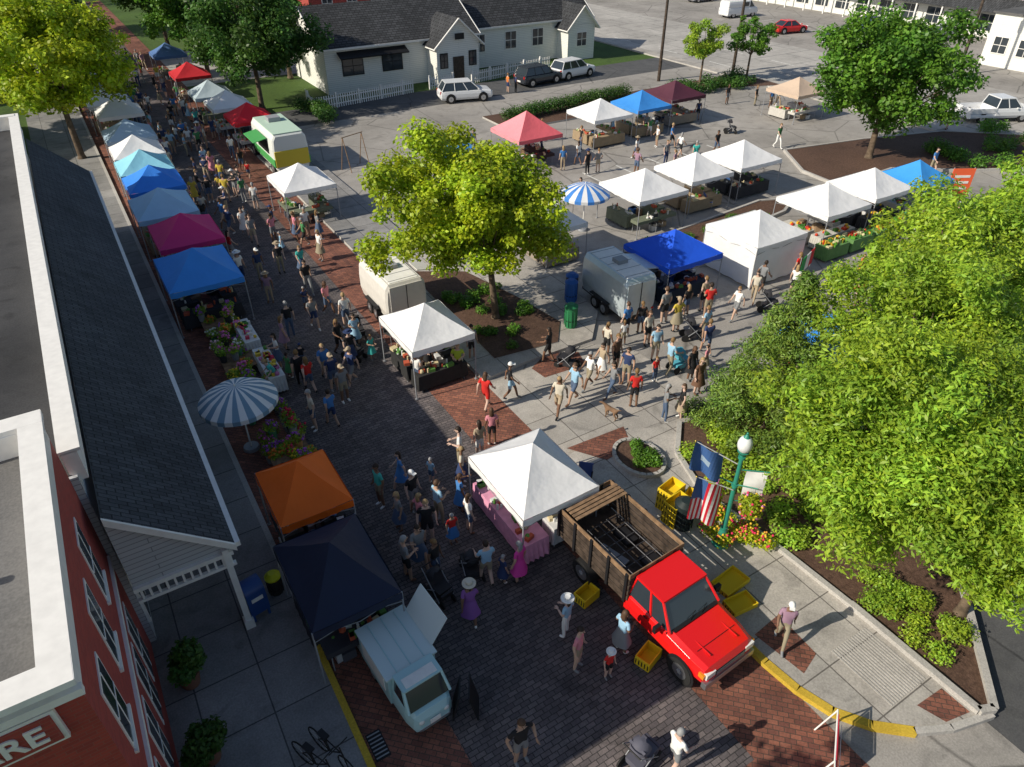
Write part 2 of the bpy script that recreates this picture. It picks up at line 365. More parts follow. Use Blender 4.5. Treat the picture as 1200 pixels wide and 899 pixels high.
for i,(x,y,w,d,h,m) in enumerate([(120,100,30,20,6,SIDEW),(60,130,26,16,6,REDB),(95,130,26,18,7,SIDE),(-20,62,16,14,6,SIDEW),(24,106,14,12,5,SIDEW)]):
    b=B();b.box((x,y,h/2),(w,d,h),m);gable(b,x-w/2,x+w/2,y-d/2,y+d/2,h,h+3,ROOFD,m)
    for k in range(int(w/4)):win(b,x-w/2+2+k*4,y-d/2,h*.45,1.4,1.8,'-y')
    b.obj('background_house')
# ------------------------------------------------------------------ trees
def leafmat(name,col,trans=.38):
    m,nt,p=nodes(name);L=nt.links.new
    a=nt.nodes.new('ShaderNodeAttribute');a.attribute_name='tint'
    mu=nt.nodes.new('ShaderNodeMix');mu.data_type='RGBA';mu.blend_type='MULTIPLY';mu.inputs[0].default_value=1
    mu.inputs[6].default_value=(*col,1);L(a.outputs['Color'],mu.inputs[7])
    L(mu.outputs[2],p.inputs['Base Color']);p.inputs['Roughness'].default_value=.45;p.inputs['Specular IOR Level'].default_value=.35
    t=nt.nodes.new('ShaderNodeBsdfTranslucent');L(mu.outputs[2],t.inputs['Color'])
    mx=nt.nodes.new('ShaderNodeMixShader');mx.inputs[0].default_value=trans
    L(p.outputs[0],mx.inputs[1]);L(t.outputs[0],mx.inputs[2]);L(mx.outputs[0],nt.nodes['Material Output'].inputs[0])
    return m
LF_Y=leafmat('yellow_green_leaves',(.42,.54,.025))
LF_L=leafmat('locust_leaves',(.33,.5,.045))
LF_M=leafmat('green_leaves',(.12,.27,.03))
LF_D=leafmat('dark_leaves',(.075,.17,.03))
LF_C=leafmat('conifer_needles',(.17,.28,.045),.2)
def leaves(name,C,rad,n,size,mat,seed,parent,up=.6,asp=.6,flat=.75):
    g=np.random.default_rng(seed)
    w=rad**2;w=w/w.sum()
    ci=g.choice(len(C),n,p=w)
    d=g.normal(size=(n,3));d/=np.linalg.norm(d,axis=1)[:,None]
    r=rad[ci]*g.uniform(.4,1.18,n)
    d2=d.copy();d2[:,2]*=flat
    P=C[ci]+d2*r[:,None]
    nr=d*.6+g.normal(size=(n,3))*.5;nr[:,2]+=up;nr/=np.linalg.norm(nr,axis=1)[:,None]
    t=g.normal(size=(n,3));t-=nr*(t*nr).sum(1)[:,None];t/=np.linalg.norm(t,axis=1)[:,None]
    bt=np.cross(nr,t)
    s=size*g.uniform(.6,1.35,n)[:,None]
    V=np.stack([P-t*s*.5,P+bt*s*asp*.5+nr*s*.08,P+t*s*.5,P-bt*s*asp*.5+nr*s*.08],1).reshape(-1,3)
    V[:,2]=np.maximum(V[:,2],.15)
    me=bpy.data.meshes.new(name);me.vertices.add(4*n);me.vertices.foreach_set('co',V.ravel())
    me.loops.add(4*n);me.loops.foreach_set('vertex_index',np.arange(4*n,dtype=np.int32))
    me.polygons.add(n);me.polygons.foreach_set('loop_start',np.arange(0,4*n,4,dtype=np.int32))
    me.update(calc_edges=True)
    ct=g.uniform(.68,1.2,len(C))[ci]*g.uniform(.7,1.3,n)
    hue=g.uniform(-.12,.14,n)+g.uniform(-.08,.1,len(C))[ci]
    colr=np.stack([ct*(1+hue),ct,ct*(1-hue),np.ones(n)],1)
    at=me.attributes.new('tint','FLOAT_COLOR','POINT');at.data.foreach_set('color',np.repeat(colr,4,axis=0).ravel())
    me.materials.append(mat)
    o=bpy.data.objects.new(name,me);COL.objects.link(o);o.parent=parent;return o
def tree(name,x,y,cz,rx,ry,rz,n,size,mat,seed,nc=60,tr=.16,cx=0,cy=0,shape='round',asp=.6,cs=1.0):
    g=np.random.default_rng(seed)
    if shape=='round':
        d=g.normal(size=(nc,3));d/=np.linalg.norm(d,axis=1)[:,None]
        u=g.uniform(.1,1,nc)**.45*.92
        lob=1+.18*np.sin(3*np.arctan2(d[:,1],d[:,0])+seed)+.1*np.sin(5*d[:,2]+seed)
        C=d*u[:,None]*np.array([rx,ry,rz])*lob[:,None]
        flat=C[:,2]<-.55*rz;C[flat,2]*=.7
        rad=cs*g.uniform(.11,.27,nc)*(rx+ry+rz)/3*(1.2-.4*u)
    else:
        h=np.linspace(.02,1,nc)**1.25
        a=g.uniform(0,2*np.pi,nc);rr=(1-h)*np.where(g.uniform(size=nc)<.65,g.uniform(.75,1.08,nc),g.uniform(.2,.7,nc))
        C=np.stack([np.cos(a)*rr*rx,np.sin(a)*rr*ry,(h*2-1)*rz-.12*rr*rx],1)
        rad=(.1+.13*(1-h))*rx*g.uniform(.7,1.2,nc)
    C=C+np.array([cx,cy,cz])
    b=B()
    top=Vector((cx*.6,cy*.6,cz-rz*.35))
    mid=Vector((cx*.2+g.uniform(-.1,.1),cy*.2,top.z*.55))
    b.cyl((0,0,0),(0,0,.25),tr*1.6,tr*1.15,BARK,10);b.cyl((0,0,.25),mid,tr*1.15,tr*.9,BARK,10);b.cyl(mid,top,tr*.9,tr*.7,BARK,10)
    if shape!='round':b.cyl(top,(cx,cy,cz+rz*.95),tr*.7,.02,BARK,8)
    for i in g.choice(nc,min(nc,26),replace=False):
        e=Vector(C[i]);k=top.lerp(mid,g.uniform(0,.7)) if shape=='round' else Vector((0,0,max(.5,e.z-.2)))
        m2=k.lerp(e,.5)+Vector((0,0,-.12*(e-k).length))
        b.cyl(k,m2,tr*.4,tr*.25,BARK,6);b.cyl(m2,e,tr*.25,.015,BARK,6)
    o=b.obj(name,(x,y,.1))
    leaves('crown',C,rad,n,size,mat,seed,o,asp=asp,flat=.75 if shape=='round' else .5);return o
tree('maple_tree',13.6,23.4,5.1,4.0,3.7,3.1,60000,.18,LF_Y,11,170,.14,-1.0,.6)
tree('honey_locust_tree',16.2,6.2,4.5,3.5,3.2,3.0,88000,.15,LF_L,21,210,.15,-1.0,-.1,asp=.36)
tree('honey_locust_tree',16.2,3.7,3.9,2.7,2.5,2.5,50000,.14,LF_L,22,130,.12,asp=.36)
tree('honey_locust_tree',19.6,8.6,5.2,3.0,3.0,2.6,40000,.15,LF_L,27,120,.14,asp=.4)
tree('honey_locust_tree',23.7,10.2,5.3,3.8,3.4,2.7,44000,.17,LF_L,23,130,.16,asp=.4)
tree('honey_locust_tree',30.5,10.5,5.4,3.8,3.6,2.8,28000,.2,LF_L,24,100,.16,asp=.45)
tree('spruce_tree',18.1,11.9,3.0,2.6,2.5,2.9,52000,.14,LF_C,25,230,.15,shape='cone',asp=.3)
tree('maple_tree',46.6,28.6,5.6,4.8,4.8,4.3,36000,.27,LF_M,31,150,.2)
tree('street_tree',.4,57,6.6,5.2,5.4,4.4,32000,.28,LF_Y,32,130,.2)
tree('street_tree',14.6,63.5,6.0,5.6,5.4,4.8,32000,.28,LF_D,33,120,.2)
tree('street_tree',-5,66,7.0,5,5,4.5,20000,.32,LF_Y,34,90,.2)
tree('street_tree',-1,76,7.0,5.5,5,4.5,18000,.32,LF_L,35,90,.2)
tree('street_tree',13.5,78,6.5,5,4.8,4.8,16000,.32,LF_M,36,80,.2)
tree('street_tree',1,90,7.5,6,5.5,5,16000,.4,LF_M,37,80,.2)
tree('street_tree',12.6,93,7.5,6,5,5,16000,.4,LF_D,38,80,.2)
tree('street_tree',5,110,8,8,6,5.5,18000,.45,LF_M,39,80,.2)
tree('street_tree',20,73,5.5,3.8,3.6,3.8,12000,.3,LF_D,40,60,.2)
tree('street_tree',-12,80,8,7,6,6,14000,.4,LF_L,48,60,.2)
tree('street_tree',-2.6,3.4,6.2,2.6,2.4,2.0,8000,.2,LF_L,49,60,.14)
tree('small_street_tree',51.7,50.4,3.8,2.6,2.4,2.0,7000,.2,LF_L,41,40,.1)
tree('small_street_tree',57.0,49.6,3.6,2.4,2.2,2.0,7000,.2,LF_M,42,40,.1)
tree('small_street_tree',95,32,4.5,4,4,3.5,8000,.35,LF_M,43,50,.15)
tree('small_street_tree',76,26,3.5,3,3,2.5,8000,.3,LF_M,44,50,.15)
tree('street_tree',56,108,6,6,6,5,8000,.5,LF_D,45,50,.2)
tree('street_tree',75,118,6,6,6,5,8000,.5,LF_M,46,50,.2)
g=np.random.default_rng(5)
C=[];rd=[]
for i in range(260):
    a=g.uniform(-30,250);yv=g.uniform(135,190)+ (0 if a<120 else -40)
    if a>135:yv=g.uniform(20,150)
    C.append((a,yv,g.uniform(2,9)));rd.append(g.uniform(2.5,5))
em=bpy.data.objects.new('distant_trees',None);COL.objects.link(em)
leaves('foliage',np.array(C),np.array(rd),26000,1.0,LF_D,77,em)
def shrub(name,pts,n,size,mat,seed,z=0):
    em=bpy.data.objects.new(name,None);COL.objects.link(em);em.location=(0,0,z)
    leaves('foliage',np.array([(a,b_,c) for a,b_,c,r in pts],float),np.array([r for *_,r in pts],float),n,size,mat,seed,em)
gg=random.Random(3)
shrub('hedge',[(30+i*.55,49.2+gg.uniform(-.15,.15)+ (i*.05),.7+gg.uniform(-.05,.1),.65) for i in range(24)],15000,.12,LF_D,51)
shrub('hedge',[(17.5+gg.uniform(-.6,.6),56+i*.6,.8,.7) for i in range(8)],5000,.16,LF_D,52)
shrub('shrubs',[(gg.uniform(51,61),gg.uniform(20.5,28),.5,gg.uniform(.4,.8)) for i in range(22)],9000,.15,LF_M,53)
shrub('shrubs',[(gg.uniform(43,57),gg.uniform(47.5,50.5),.5,gg.uniform(.5,.9)) for i in range(22)],8000,.18,LF_D,54)
shrub('shrubs',[(gg.uniform(14.3,18.5),gg.uniform(7.0,12.6),.35,gg.uniform(.25,.5)) for i in range(40)],18000,.1,LF_L,55)
shrub('shrubs',[(gg.uniform(14.3,15.8),gg.uniform(3.0,5.8),.3,gg.uniform(.2,.38)) for i in range(22)],8000,.08,LF_L,56)
shrub('shrubs',[(gg.uniform(12.3,15.2),gg.uniform(20.8,26.5),.3,gg.uniform(.15,.35)) for i in range(26)],8000,.09,LF_M,57)
shrub('shrubs',[(gg.uniform(23.2,33),gg.uniform(24.8,26.0),.3,gg.uniform(.15,.35)) for i in range(18)],4000,.1,LF_M,58)
shrub('shrubs',[(12.95+gg.uniform(-.4,.4),12.9+gg.uniform(-.6,.6),.35,.22) for i in range(8)],3000,.08,LF_M,59)
# ------------------------------------------------------------------ humans
EYE=pm((.03,.02,.02),.4,name='eye')
def human(pose='stand',bottom='shorts',hair='short',hat=None,sleeve='short'):
    J={'pel':(0,0,.93),'bel':(0,0,1.09),'che':(0,.0,1.27),'nk':(0,.01,1.42),'hd':(0,-.005,1.54)}
    for s,k in((1,'L'),(-1,'R')):
        J['sh'+k]=(s*.165,.01,1.38);J['hp'+k]=(s*.085,0,.88)
        J['el'+k]=(s*.225,.03,1.13);J['wr'+k]=(s*.24,-.04,.90)
        J['kn'+k]=(s*.1,-.015,.5);J['an'+k]=(s*.11,.02,.085)
    if pose=='walk':
        J['knL']=(.09,-.19,.53);J['anL']=(.09,-.28,.10);J['knR']=(-.09,.02,.49);J['anR']=(-.09,.27,.16)
        J['elL']=(.22,.14,1.15);J['wrL']=(.23,.16,.92);J['elR']=(-.22,-.08,1.14);J['wrR']=(-.2,-.24,.98)
    if pose=='hold':
        for s,k in((1,'L'),(-1,'R')):J['el'+k]=(s*.23,.02,1.14);J['wr'+k]=(s*.12,-.22,1.15)
        J['knR']=(-.11,-.05,.5);J['anR']=(-.13,-.04,.085)
    if pose=='push':
        for s,k in((1,'L'),(-1,'R')):J['el'+k]=(s*.23,-.06,1.15);J['wr'+k]=(s*.2,-.32,1.05)
        J['knL']=(.09,-.15,.52);J['anL']=(.09,-.2,.09);J['anR']=(-.09,.22,.13)
    if pose=='reach':
        J['elL']=(.28,-.16,1.25);J['wrL']=(.26,-.4,1.22)
    if pose=='bent':
        for k in('bel','che','nk','hd','shL','shR','elL','elR','wrL','wrR'):
            x,y,z=J[k];dz=z-.93;J[k]=(x,y-dz*.5,.93+dz*.87)
        for s,k in((1,'L'),(-1,'R')):x,y,z=J['el'+k];J['el'+k]=(x,y-.1,z);x,y,z=J['wr'+k];J['wr'+k]=(x,y-.32,z+.05)
    if pose=='arms':
        for s,k in((1,'L'),(-1,'R')):J['el'+k]=(s*.3,.04,1.15);J['wr'+k]=(s*.27,-.14,.97)
    if pose=='sit':
        for k in J:
            x,y,z=J[k];J[k]=(x,y,z-.42)
        for s,k in((1,'L'),(-1,'R')):J['kn'+k]=(s*.12,-.42,.52);J['an'+k]=(s*.12,-.42,.085);J['wr'+k]=(s*.13,-.26,.66);J['el'+k]=(s*.22,-.02,.74)
    for k in'LR':
        x,y,z=J['an'+k];J['to'+k]=(x*1.08,y-.15,max(.045,z-.045))
    E=[('pel','bel'),('bel','che'),('che','nk'),('nk','hd')]
    for k in'LR':E+=[('che','sh'+k),('sh'+k,'el'+k),('el'+k,'wr'+k),('pel','hp'+k),('hp'+k,'kn'+k),('kn'+k,'an'+k),('an'+k,'to'+k)]
    rad={'pel':.135,'bel':.125,'che':.15,'nk':.06,'hd':.055,'sh':.07,'el':.043,'wr':.028,'hp':.098,'kn':.06,'an':.042,'to':.036}
    ks=list(J);me=bpy.data.meshes.new('sk');me.from_pydata([J[k] for k in ks],[(ks.index(a),ks.index(c)) for a,c in E],[])
    o=bpy.data.objects.new('sk',me);COL.objects.link(o)
    md=o.modifiers.new('s','SKIN');md.use_smooth_shade=True
    for i,k in enumerate(ks):
        r=rad.get(k,rad.get(k[:2]));me.skin_vertices[0].data[i].radius=(r,r)
        me.skin_vertices[0].data[i].use_root=(k=='pel')
    o.modifiers.new('d','SUBSURF').levels=1
    dg=bpy.context.evaluated_depsgraph_get();ev=o.evaluated_get(dg);em=ev.to_mesh()
    V=[v.co.copy() for v in em.vertices];F=[list(p.vertices) for p in em.polygons]
    ev.to_mesh_clear();bpy.data.objects.remove(o)
    def near(p):
        best=None
        for a,c in E:
            A=Vector(J[a]);D=Vector(J[c])-A;t=max(0,min(1,(p-A).dot(D)/D.dot(D)));d=(p-A-D*t).length/ (rad.get(a,rad.get(a[:2])))
            if best is None or d<best[0]:best=(d,a,c,t)
        return best
    zoff=-.42 if pose=='sit' else 0
    lab=[near(v) for v in V]
    for v,l in zip(V,lab):
        if l[1] in('pel','bel') or (l[1]=='che'):
            v.y*= .74 if pose!='bent' else 1
    b=B();b.mats=[0,1,2,3,4,5,6]
    for f in F:
        c=sum((V[i] for i in f),Vector())/len(f);d,a,e,t=near(c)
        if a in('pel','bel','che') and e[:2]!='hp' and not(e[:2]=='sh'):
            m=0 if c.z>1.0+zoff or a!='pel' else 1
            if e=='nk' and t>.85:m=2
        elif e[:2]=='sh':m=0
        elif e[:2]=='hp':m=1
        elif a=='nk':m=2
        elif a[:2]=='sh':m=0 if (sleeve=='long' or(sleeve=='short' and t<.62) or t<.08) else 2
        elif a[:2]=='el':m=0 if sleeve=='long' and t<.9 else 2
        elif a[:2]=='hp':m=1 if bottom=='pants' or t<(.75 if bottom=='shorts' else .5) else 2
        elif a[:2]=='kn':m=1 if bottom=='pants' and t<.9 else (2 if t<.88 else 4)
        else:m=4
        if bottom=='dress' and m==1:m=0
        b.add([V[i] for i in f],[list(range(len(f)))],m,True)
    for s,k in((1,'L'),(-1,'R')):
        w=Vector(J['wr'+k]);d=(w-Vector(J['el'+k])).normalized()
        fw=Vector((0,-1,0));fw=(fw-d*fw.dot(d))
        if fw.length<.2:fw=Vector((-s,0,0));fw=fw-d*fw.dot(d)
        fw.normalize();nn=d.cross(fw)*s
        Mh=Matrix((fw,nn,d)).transposed()
        b.sph(w+d*.05,(.041,.019,.058),2,8,6,M=Mh)
        for i,(q,L) in enumerate(((.028,.066),(.010,.076),(-.010,.07),(-.027,.054))):
            p0=w+d*.09+fw*q;p1=p0+d*L*.55-nn*.008;p2=p1+d*L*.42-nn*.024
            b.cyl(p0,p1,.0095,.0085,2,5);b.cyl(p1,p2,.0085,.006,2,5)
        p0=w+d*.04+fw*.036;p1=p0+d*.03+fw*.026;b.cyl(p0,p1,.012,.010,2,5);b.cyl(p1,p1+d*.03+fw*.004-nn*.01,.010,.007,2,5)
    h=Vector(J['hd'])+Vector((0,-.012,.075))
    def hs(p):
        q=p.copy()
        if q.z<0:q.x*=1+.28*q.z;q.y*=1+.12*q.z
        return q
    b.sph(h,(.077,.094,.118),2,14,10,shape=hs)
    b.cyl(h+Vector((0,-.085,.01)),h+Vector((0,-.112,-.022)),.008,.016,2,6)
    for s in(1,-1):
        b.sph(h+Vector((s*.03,-.083,.008)),(.011,.007,.007),6,6,4);b.sph(h+Vector((s*.078,.004,-.005)),(.012,.02,.032),2,6,4)
        b.cyl(h+Vector((s*.016,-.093,.026)),h+Vector((s*.044,-.084,.028)),.004,.003,3,4)
    b.sph(h+Vector((0,-.086,-.055)),(.022,.008,.006),6,6,4)
    b.sph(h+Vector((0,.004,.008)),(.085,.1,.124),3,14,10,shape=hs,filt=lambda c:(c.z>.42 or c.y>.0+.25*abs(c.z)) and c.z>-.55)
    if hair=='long':
        b.sph(h+Vector((0,.06,-.09)),(.085,.05,.17),3,10,8)
    if hair=='pony':
        b.sph(h+Vector((0,.12,-.03)),(.03,.04,.09),3,8,6)
    if hat=='brim':
        b.cyl(h+Vector((0,0,.055)),h+Vector((0,0,.068)),.19,.175,5,18);b.cyl(h+Vector((0,0,.066)),h+Vector((0,0,.15)),.098,.078,5,14)
    if hat=='cap':
        b.sph(h+Vector((0,.0,.03)),(.09,.105,.115),5,12,8,filt=lambda c:c.z>.15)
        b.box(h+Vector((0,-.13,.05)),(.13,.1,.012),5,rx=.15)
    if bottom in('dress','skirt'):
        m=0 if bottom=='dress' else 1
        n=18;rings=[(1.04,.118,.095),(.92,.165,.13),(.75,.2,.17),(.5,.27,.24)]
        vs=[]
        for z,rx,ry in rings:
            for i in range(n):
                t=2*math.pi*i/n;k=1+.06*math.sin(5*t)*(1.04-z)*2
                vs.append((rx*k*math.cos(t),ry*k*math.sin(t),z+zoff))
        fs=[(j*n+i,j*n+(i+1)%n,(j+1)*n+(i+1)%n,(j+1)*n+i) for j in range(len(rings)-1) for i in range(n)]
        b.add(vs,fs,m,True)
    me=bpy.data.meshes.new('figure');me.from_pydata(b.v,[],b.f)
    for i in range(7):me.materials.append(EYE)
    me.polygons.foreach_set('material_index',b.m);me.polygons.foreach_set('use_smooth',b.sm);me.update()
    import bmesh
    bm=bmesh.new();bm.from_mesh(me);bmesh.ops.remove_doubles(bm,verts=bm.verts,dist=.0004);bm.to_mesh(me);bm.free()
    return me
HM={}
def hmesh(*k):
    if k not in HM:HM[k]=human(*k)
    return HM[k]
CLR={'white':(.78,.78,.76),'black':(.02,.02,.022),'navy':(.03,.05,.13),'blue':(.06,.2,.48),'lblue':(.3,.5,.66),'grey':(.22,.23,.24),'red':(.62,.03,.025),'pink':(.65,.25,.3),
 'magenta':(.7,.06,.35),'green':(.06,.22,.08),'teal':(.06,.45,.4),'yellow':(.6,.45,.06),'lime':(.4,.55,.05),'tan':(.4,.32,.22),'khaki':(.3,.26,.18),'denim':(.08,.12,.2),'mauve':(.32,.2,.27),'orange':(.7,.2,.04),'cream':(.6,.55,.45),'purple':(.25,.1,.34),'brown':(.15,.08,.05)}
SK=[(.5,.31,.22),(.55,.37,.28),(.42,.27,.19),(.2,.11,.07),(.58,.4,.32)]
HR=[(.03,.02,.015),(.09,.05,.03),(.2,.12,.05),(.35,.24,.12),(.3,.3,.3)]
def cm(c,r=.8):
    return pm(CLR[c] if isinstance(c,str) else c,r,name='cloth_or_skin',var=.0)
def person(x,y,top=None,bot=None,rz=None,pose=None,bottom=None,hair=None,hat=None,hatc='white',kind=None,h=None,z=0):
    kind=kind or R.choice(['man','woman'])
    pose=pose or R.choice(['stand','walk','walk','hold','stand','arms'])
    if bottom is None:bottom=R.choice(['shorts','shorts','pants'] if kind=='man' else ['shorts','shorts','pants','dress','skirt'])
    if hair is None:hair='short' if kind!='woman' else R.choice(['long','pony','long'])
    me=hmesh(pose,bottom,hair,hat,R.choice(['short','short','none']) if kind=='woman' else 'short')
    o=bpy.data.objects.new(kind,me);COL.objects.link(o)
    top=top or R.choice(['white','black','navy','blue','lblue','grey','red','pink','green','teal','cream','black','white','mauve','black','yellow','grey','navy'])
    bot=bot or R.choice(['black','navy','denim','khaki','grey','denim','tan','white'])
    ms=[cm(top),cm(bot),cm(R.choice(SK),.6),cm(R.choice(HR),.6),cm(R.choice(['white','black','brown','grey'])),cm(hatc),EYE]
    for i,m in enumerate(ms):o.material_slots[i].link='OBJECT';o.material_slots[i].material=m
    if h is None:h=1.0 if kind=='man' else .94
    if kind=='child':h=h if h<.9 else .68
    h*=R.uniform(.96,1.05)
    o.scale=(h*R.uniform(.98,1.12),h*1.02,h);o.location=(x,y,z)
    o.rotation_euler=(0,0,R.uniform(0,6.28) if rz is None else rz);return o
D2=math.radians
PL=[(5.1,10.3,'purple','purple',160,'walk','woman',dict(bottom='dress',hat='brim',hatc='cream')),
(7.0,8.7,'lblue','white',200,'hold','woman',dict(bottom='pants',hat='brim',hatc='white')),
(6.7,7.8,'pink','tan',30,'stand','man',dict(bottom='shorts')),
(7.2,7.2,'red','black',0,'stand','child',dict(hat='brim',hatc='white')),
(7.9,7.6,'lblue','grey',90,'hold','woman',{}),
(6.9,10.8,'magenta','magenta',200,'stand','woman',dict(bottom='dress')),
(6.1,11.2,'lblue','khaki',170,'push','man',{}),(5.0,12.1,'black','denim',20,'stand','woman',{}),(4.3,12.5,'grey','black',90,'hold','man',{}),
(6.5,11.0,'navy','black',100,'stand','child',{}),(4.3,6.6,'black','grey',0,'arms','man',dict(bottom='shorts')),
(7.0,4.7,'white','grey',90,'push','man',{}),(11.4,5.6,'mauve','khaki',-50,'walk','man',dict(bottom='pants',hat='cap',hatc='white',z=.12)),
(4.8,15.5,'teal','khaki',-80,'stand','man',{}),(4.9,14.3,'grey','denim',-90,'stand','woman',{}),(5.6,14.8,'black','grey',20,'stand','man',dict(hat='cap',hatc='white')),
(5.4,13.9,'pink','denim',90,'walk','woman',{}),(6.0,13.9,'lblue','khaki',100,'hold','man',{}),(6.8,14.0,'blue','navy',90,'reach','woman',{}),
(6.6,13.1,'white','denim',90,'stand','woman',{}),(6.0,13.0,'red','blue',0,'stand','child',{}),(7.7,15.7,'white','khaki',-120,'hold','man',{}),
(7.4,15.0,'cream','navy',60,'stand','woman',{}),(9.2,16.2,'pink','black',160,'stand','woman',{}),(8.5,15.8,'tan','white',180,'stand','woman',{}),
(5.4,13.4,'black','black',-20,'stand','man',{}),(4.8,12.7,'grey','denim',0,'walk','woman',{}),(4.9,20.0,'blue','navy',190,'walk','man',{}),
(5.8,21.2,'grey','khaki',10,'stand','man',dict(hat='cap',hatc='tan')),(4.3,20.2,'cream','denim',-90,'stand','man',{}),(4.7,22.8,'black','black',170,'walk','man',{}),
(4.9,22.4,'red','denim',190,'walk','woman',{}),(5.7,22.9,'blue','tan',0,'walk','man',{}),(6.8,24.4,'black','black',30,'push','woman',{}),
(7.6,24.6,'lblue','white',0,'hold','woman',{}),(7.8,26.2,'white','denim',180,'stand','man',{}),(7.5,27.7,'pink','denim',30,'walk','woman',{}),
(7.4,30.1,'black','grey',0,'walk','man',{}),(6.6,26.9,'grey','navy',0,'walk','woman',{}),(5.5,26.7,'black','denim',180,'stand','man',{}),
(4.4,24.7,'white','denim',-90,'hold','woman',{}),(5.0,25.9,'mauve','black',90,'stand','woman',{}),(3.9,23.3,'teal','grey',-90,'bent','woman',{}),
(6.7,36.8,None,None,0,'walk','man',{}),(6.6,38.2,None,None,0,'walk','woman',{}),(9.4,36.2,'white','khaki',0,'stand','man',{}),(9.9,35.7,'grey','denim',90,'hold','woman',{}),(8.8,36.2,'pink','denim',-90,'stand','woman',{}),
(10.0,18.0,'red','red',120,'walk','woman',dict(bottom='shorts')),(11.1,18.1,'black','lblue',60,'walk','man',dict(hat='cap',hatc='white')),
(13.7,19.4,'black','black',-150,'push','woman',{}),(13.0,16.7,'lblue','denim',-90,'walk','man',{}),(12.1,16.4,'cream','tan',-60,'walk','woman',{}),
(14.0,17.1,'white','khaki',-90,'walk','man',{}),(14.4,16.2,'grey','denim',-100,'walk','woman',{}),(14.7,15.3,'red','black',150,'stand','man',{}),
(15.4,16.6,'navy','khaki',-60,'stand','man',{}),(16.0,18.6,'cream','black',100,'stand','woman',{}),(14.9,17.5,'tan','white',-90,'walk','woman',{}),
(15.6,17.5,'brown','black',10,'stand','man',{}),(17.6,19.3,'blue','black',180,'stand','man',{}),(18.3,19.2,'black','denim',160,'stand','woman',{}),
(17.9,18.3,'cream','black',0,'stand','woman',{}),(17.2,16.2,'lblue','khaki',90,'push','man',{}),(16.5,16.2,'red','denim',0,'stand','child',{}),
(17.7,15.5,'black','black',0,'stand','woman',{}),(17.3,14.7,'brown','tan',0,'stand','woman',{}),(19.7,19.3,'grey','black',180,'stand','man',{}),
(21.0,19.3,'black','denim',180,'stand','woman',{}),(21.9,19.2,'tan','black',180,'stand','man',{}),(22.6,17.9,'white','grey',-90,'walk','man',{}),
(24.5,18.6,'cream','tan',-60,'walk','woman',{}),(25.4,19.0,'grey','black',90,'walk','man',{}),(27.7,18.9,'red','denim',180,'stand','woman',{}),
(30.9,17.7,'orange','tan',0,'walk','child',{}),(30.1,16.6,'orange','tan',40,'walk','man',{}),(28.9,16.3,'orange','navy',0,'stand','woman',{}),(26.2,14.5,'black','denim',90,'stand','man',{}),
(15.7,13.9,'black','tan',-120,'stand','woman',{}),(15.1,14.1,'grey','denim',60,'hold','woman',{}),
(10.1,20.3,'lime','black',-30,'hold','man',{}),(9.3,21.3,'red','black',0,'hold','woman',{}),(8.5,20.6,'white','denim',120,'hold','woman',{}),(11.2,21.2,'grey','black',0,'stand','man',{}),
(24.1,44.2,'blue','navy',0,'stand','man',{}),(27.3,37.8,'blue','tan',160,'stand','woman',{}),(28.7,38.0,'white','denim',180,'walk','man',{}),(37.1,41.0,'grey','black',0,'stand','man',{}),
(36.6,37.6,'blue','black',30,'walk','man',{}),(35.8,35.8,'white','black',90,'walk','woman',{}),(43.1,33.6,'green','white',0,'walk','man',{}),(48.9,44.2,'black','grey',0,'stand','man',{}),(51,41.3,'blue','tan',0,'stand','man',{}),
(57.6,29.8,'teal','grey',90,'walk','man',{}),(41.4,21.1,'red','black',90,'hold','man',{}),(47.3,24.5,'blue','khaki',0,'walk','man',{}),(36.8,19.5,'green','tan',0,'stand','man',{}),(34.9,57.2,'orange','navy',90,'stand','man',{}),(35.6,57.0,'navy','black',90,'stand','woman',{})]
for x,y,t,bt,rz,po,kd,ex in PL:person(x,y,t,bt,D2(rz),po,kind=kd,**ex)
cells=[]
def crowd(n,fx):
    k=0;tries=0
    while k<n and tries<n*30:
        tries+=1;x,y=fx()
        if any((x-a)**2+(y-c)**2<.42 for a,c in cells):continue
        cells.append((x,y));k+=1
        person(x,y,rz=R.choice([0,3.14,0,3.14,1.57,-1.57])+R.uniform(-.5,.5),kind=R.choice(['man','woman','woman','man','child']) ,hat=R.choice([None]*6+['cap','brim']),hatc=R.choice(['white','tan','navy']))
cells+=[(a[0],a[1]) for a in PL]
crowd(95,lambda:(R.uniform(4.9,9.3),31+58*R.random()**1.05))
crowd(8,lambda:(R.uniform(4.0,7.8),R.uniform(22,31)))
crowd(2,lambda:(R.uniform(4.4,6.9),R.uniform(11.8,16)))
crowd(6,lambda:(R.uniform(15.5,20.5),R.uniform(15.6,19.2)))
crowd(10,lambda:(R.uniform(22,42),R.uniform(32.5,38.5)))
crowd(6,lambda:(R.uniform(20,40),R.uniform(17.3,19.2)))
crowd(8,lambda:(R.uniform(25,52),R.uniform(39,44)))
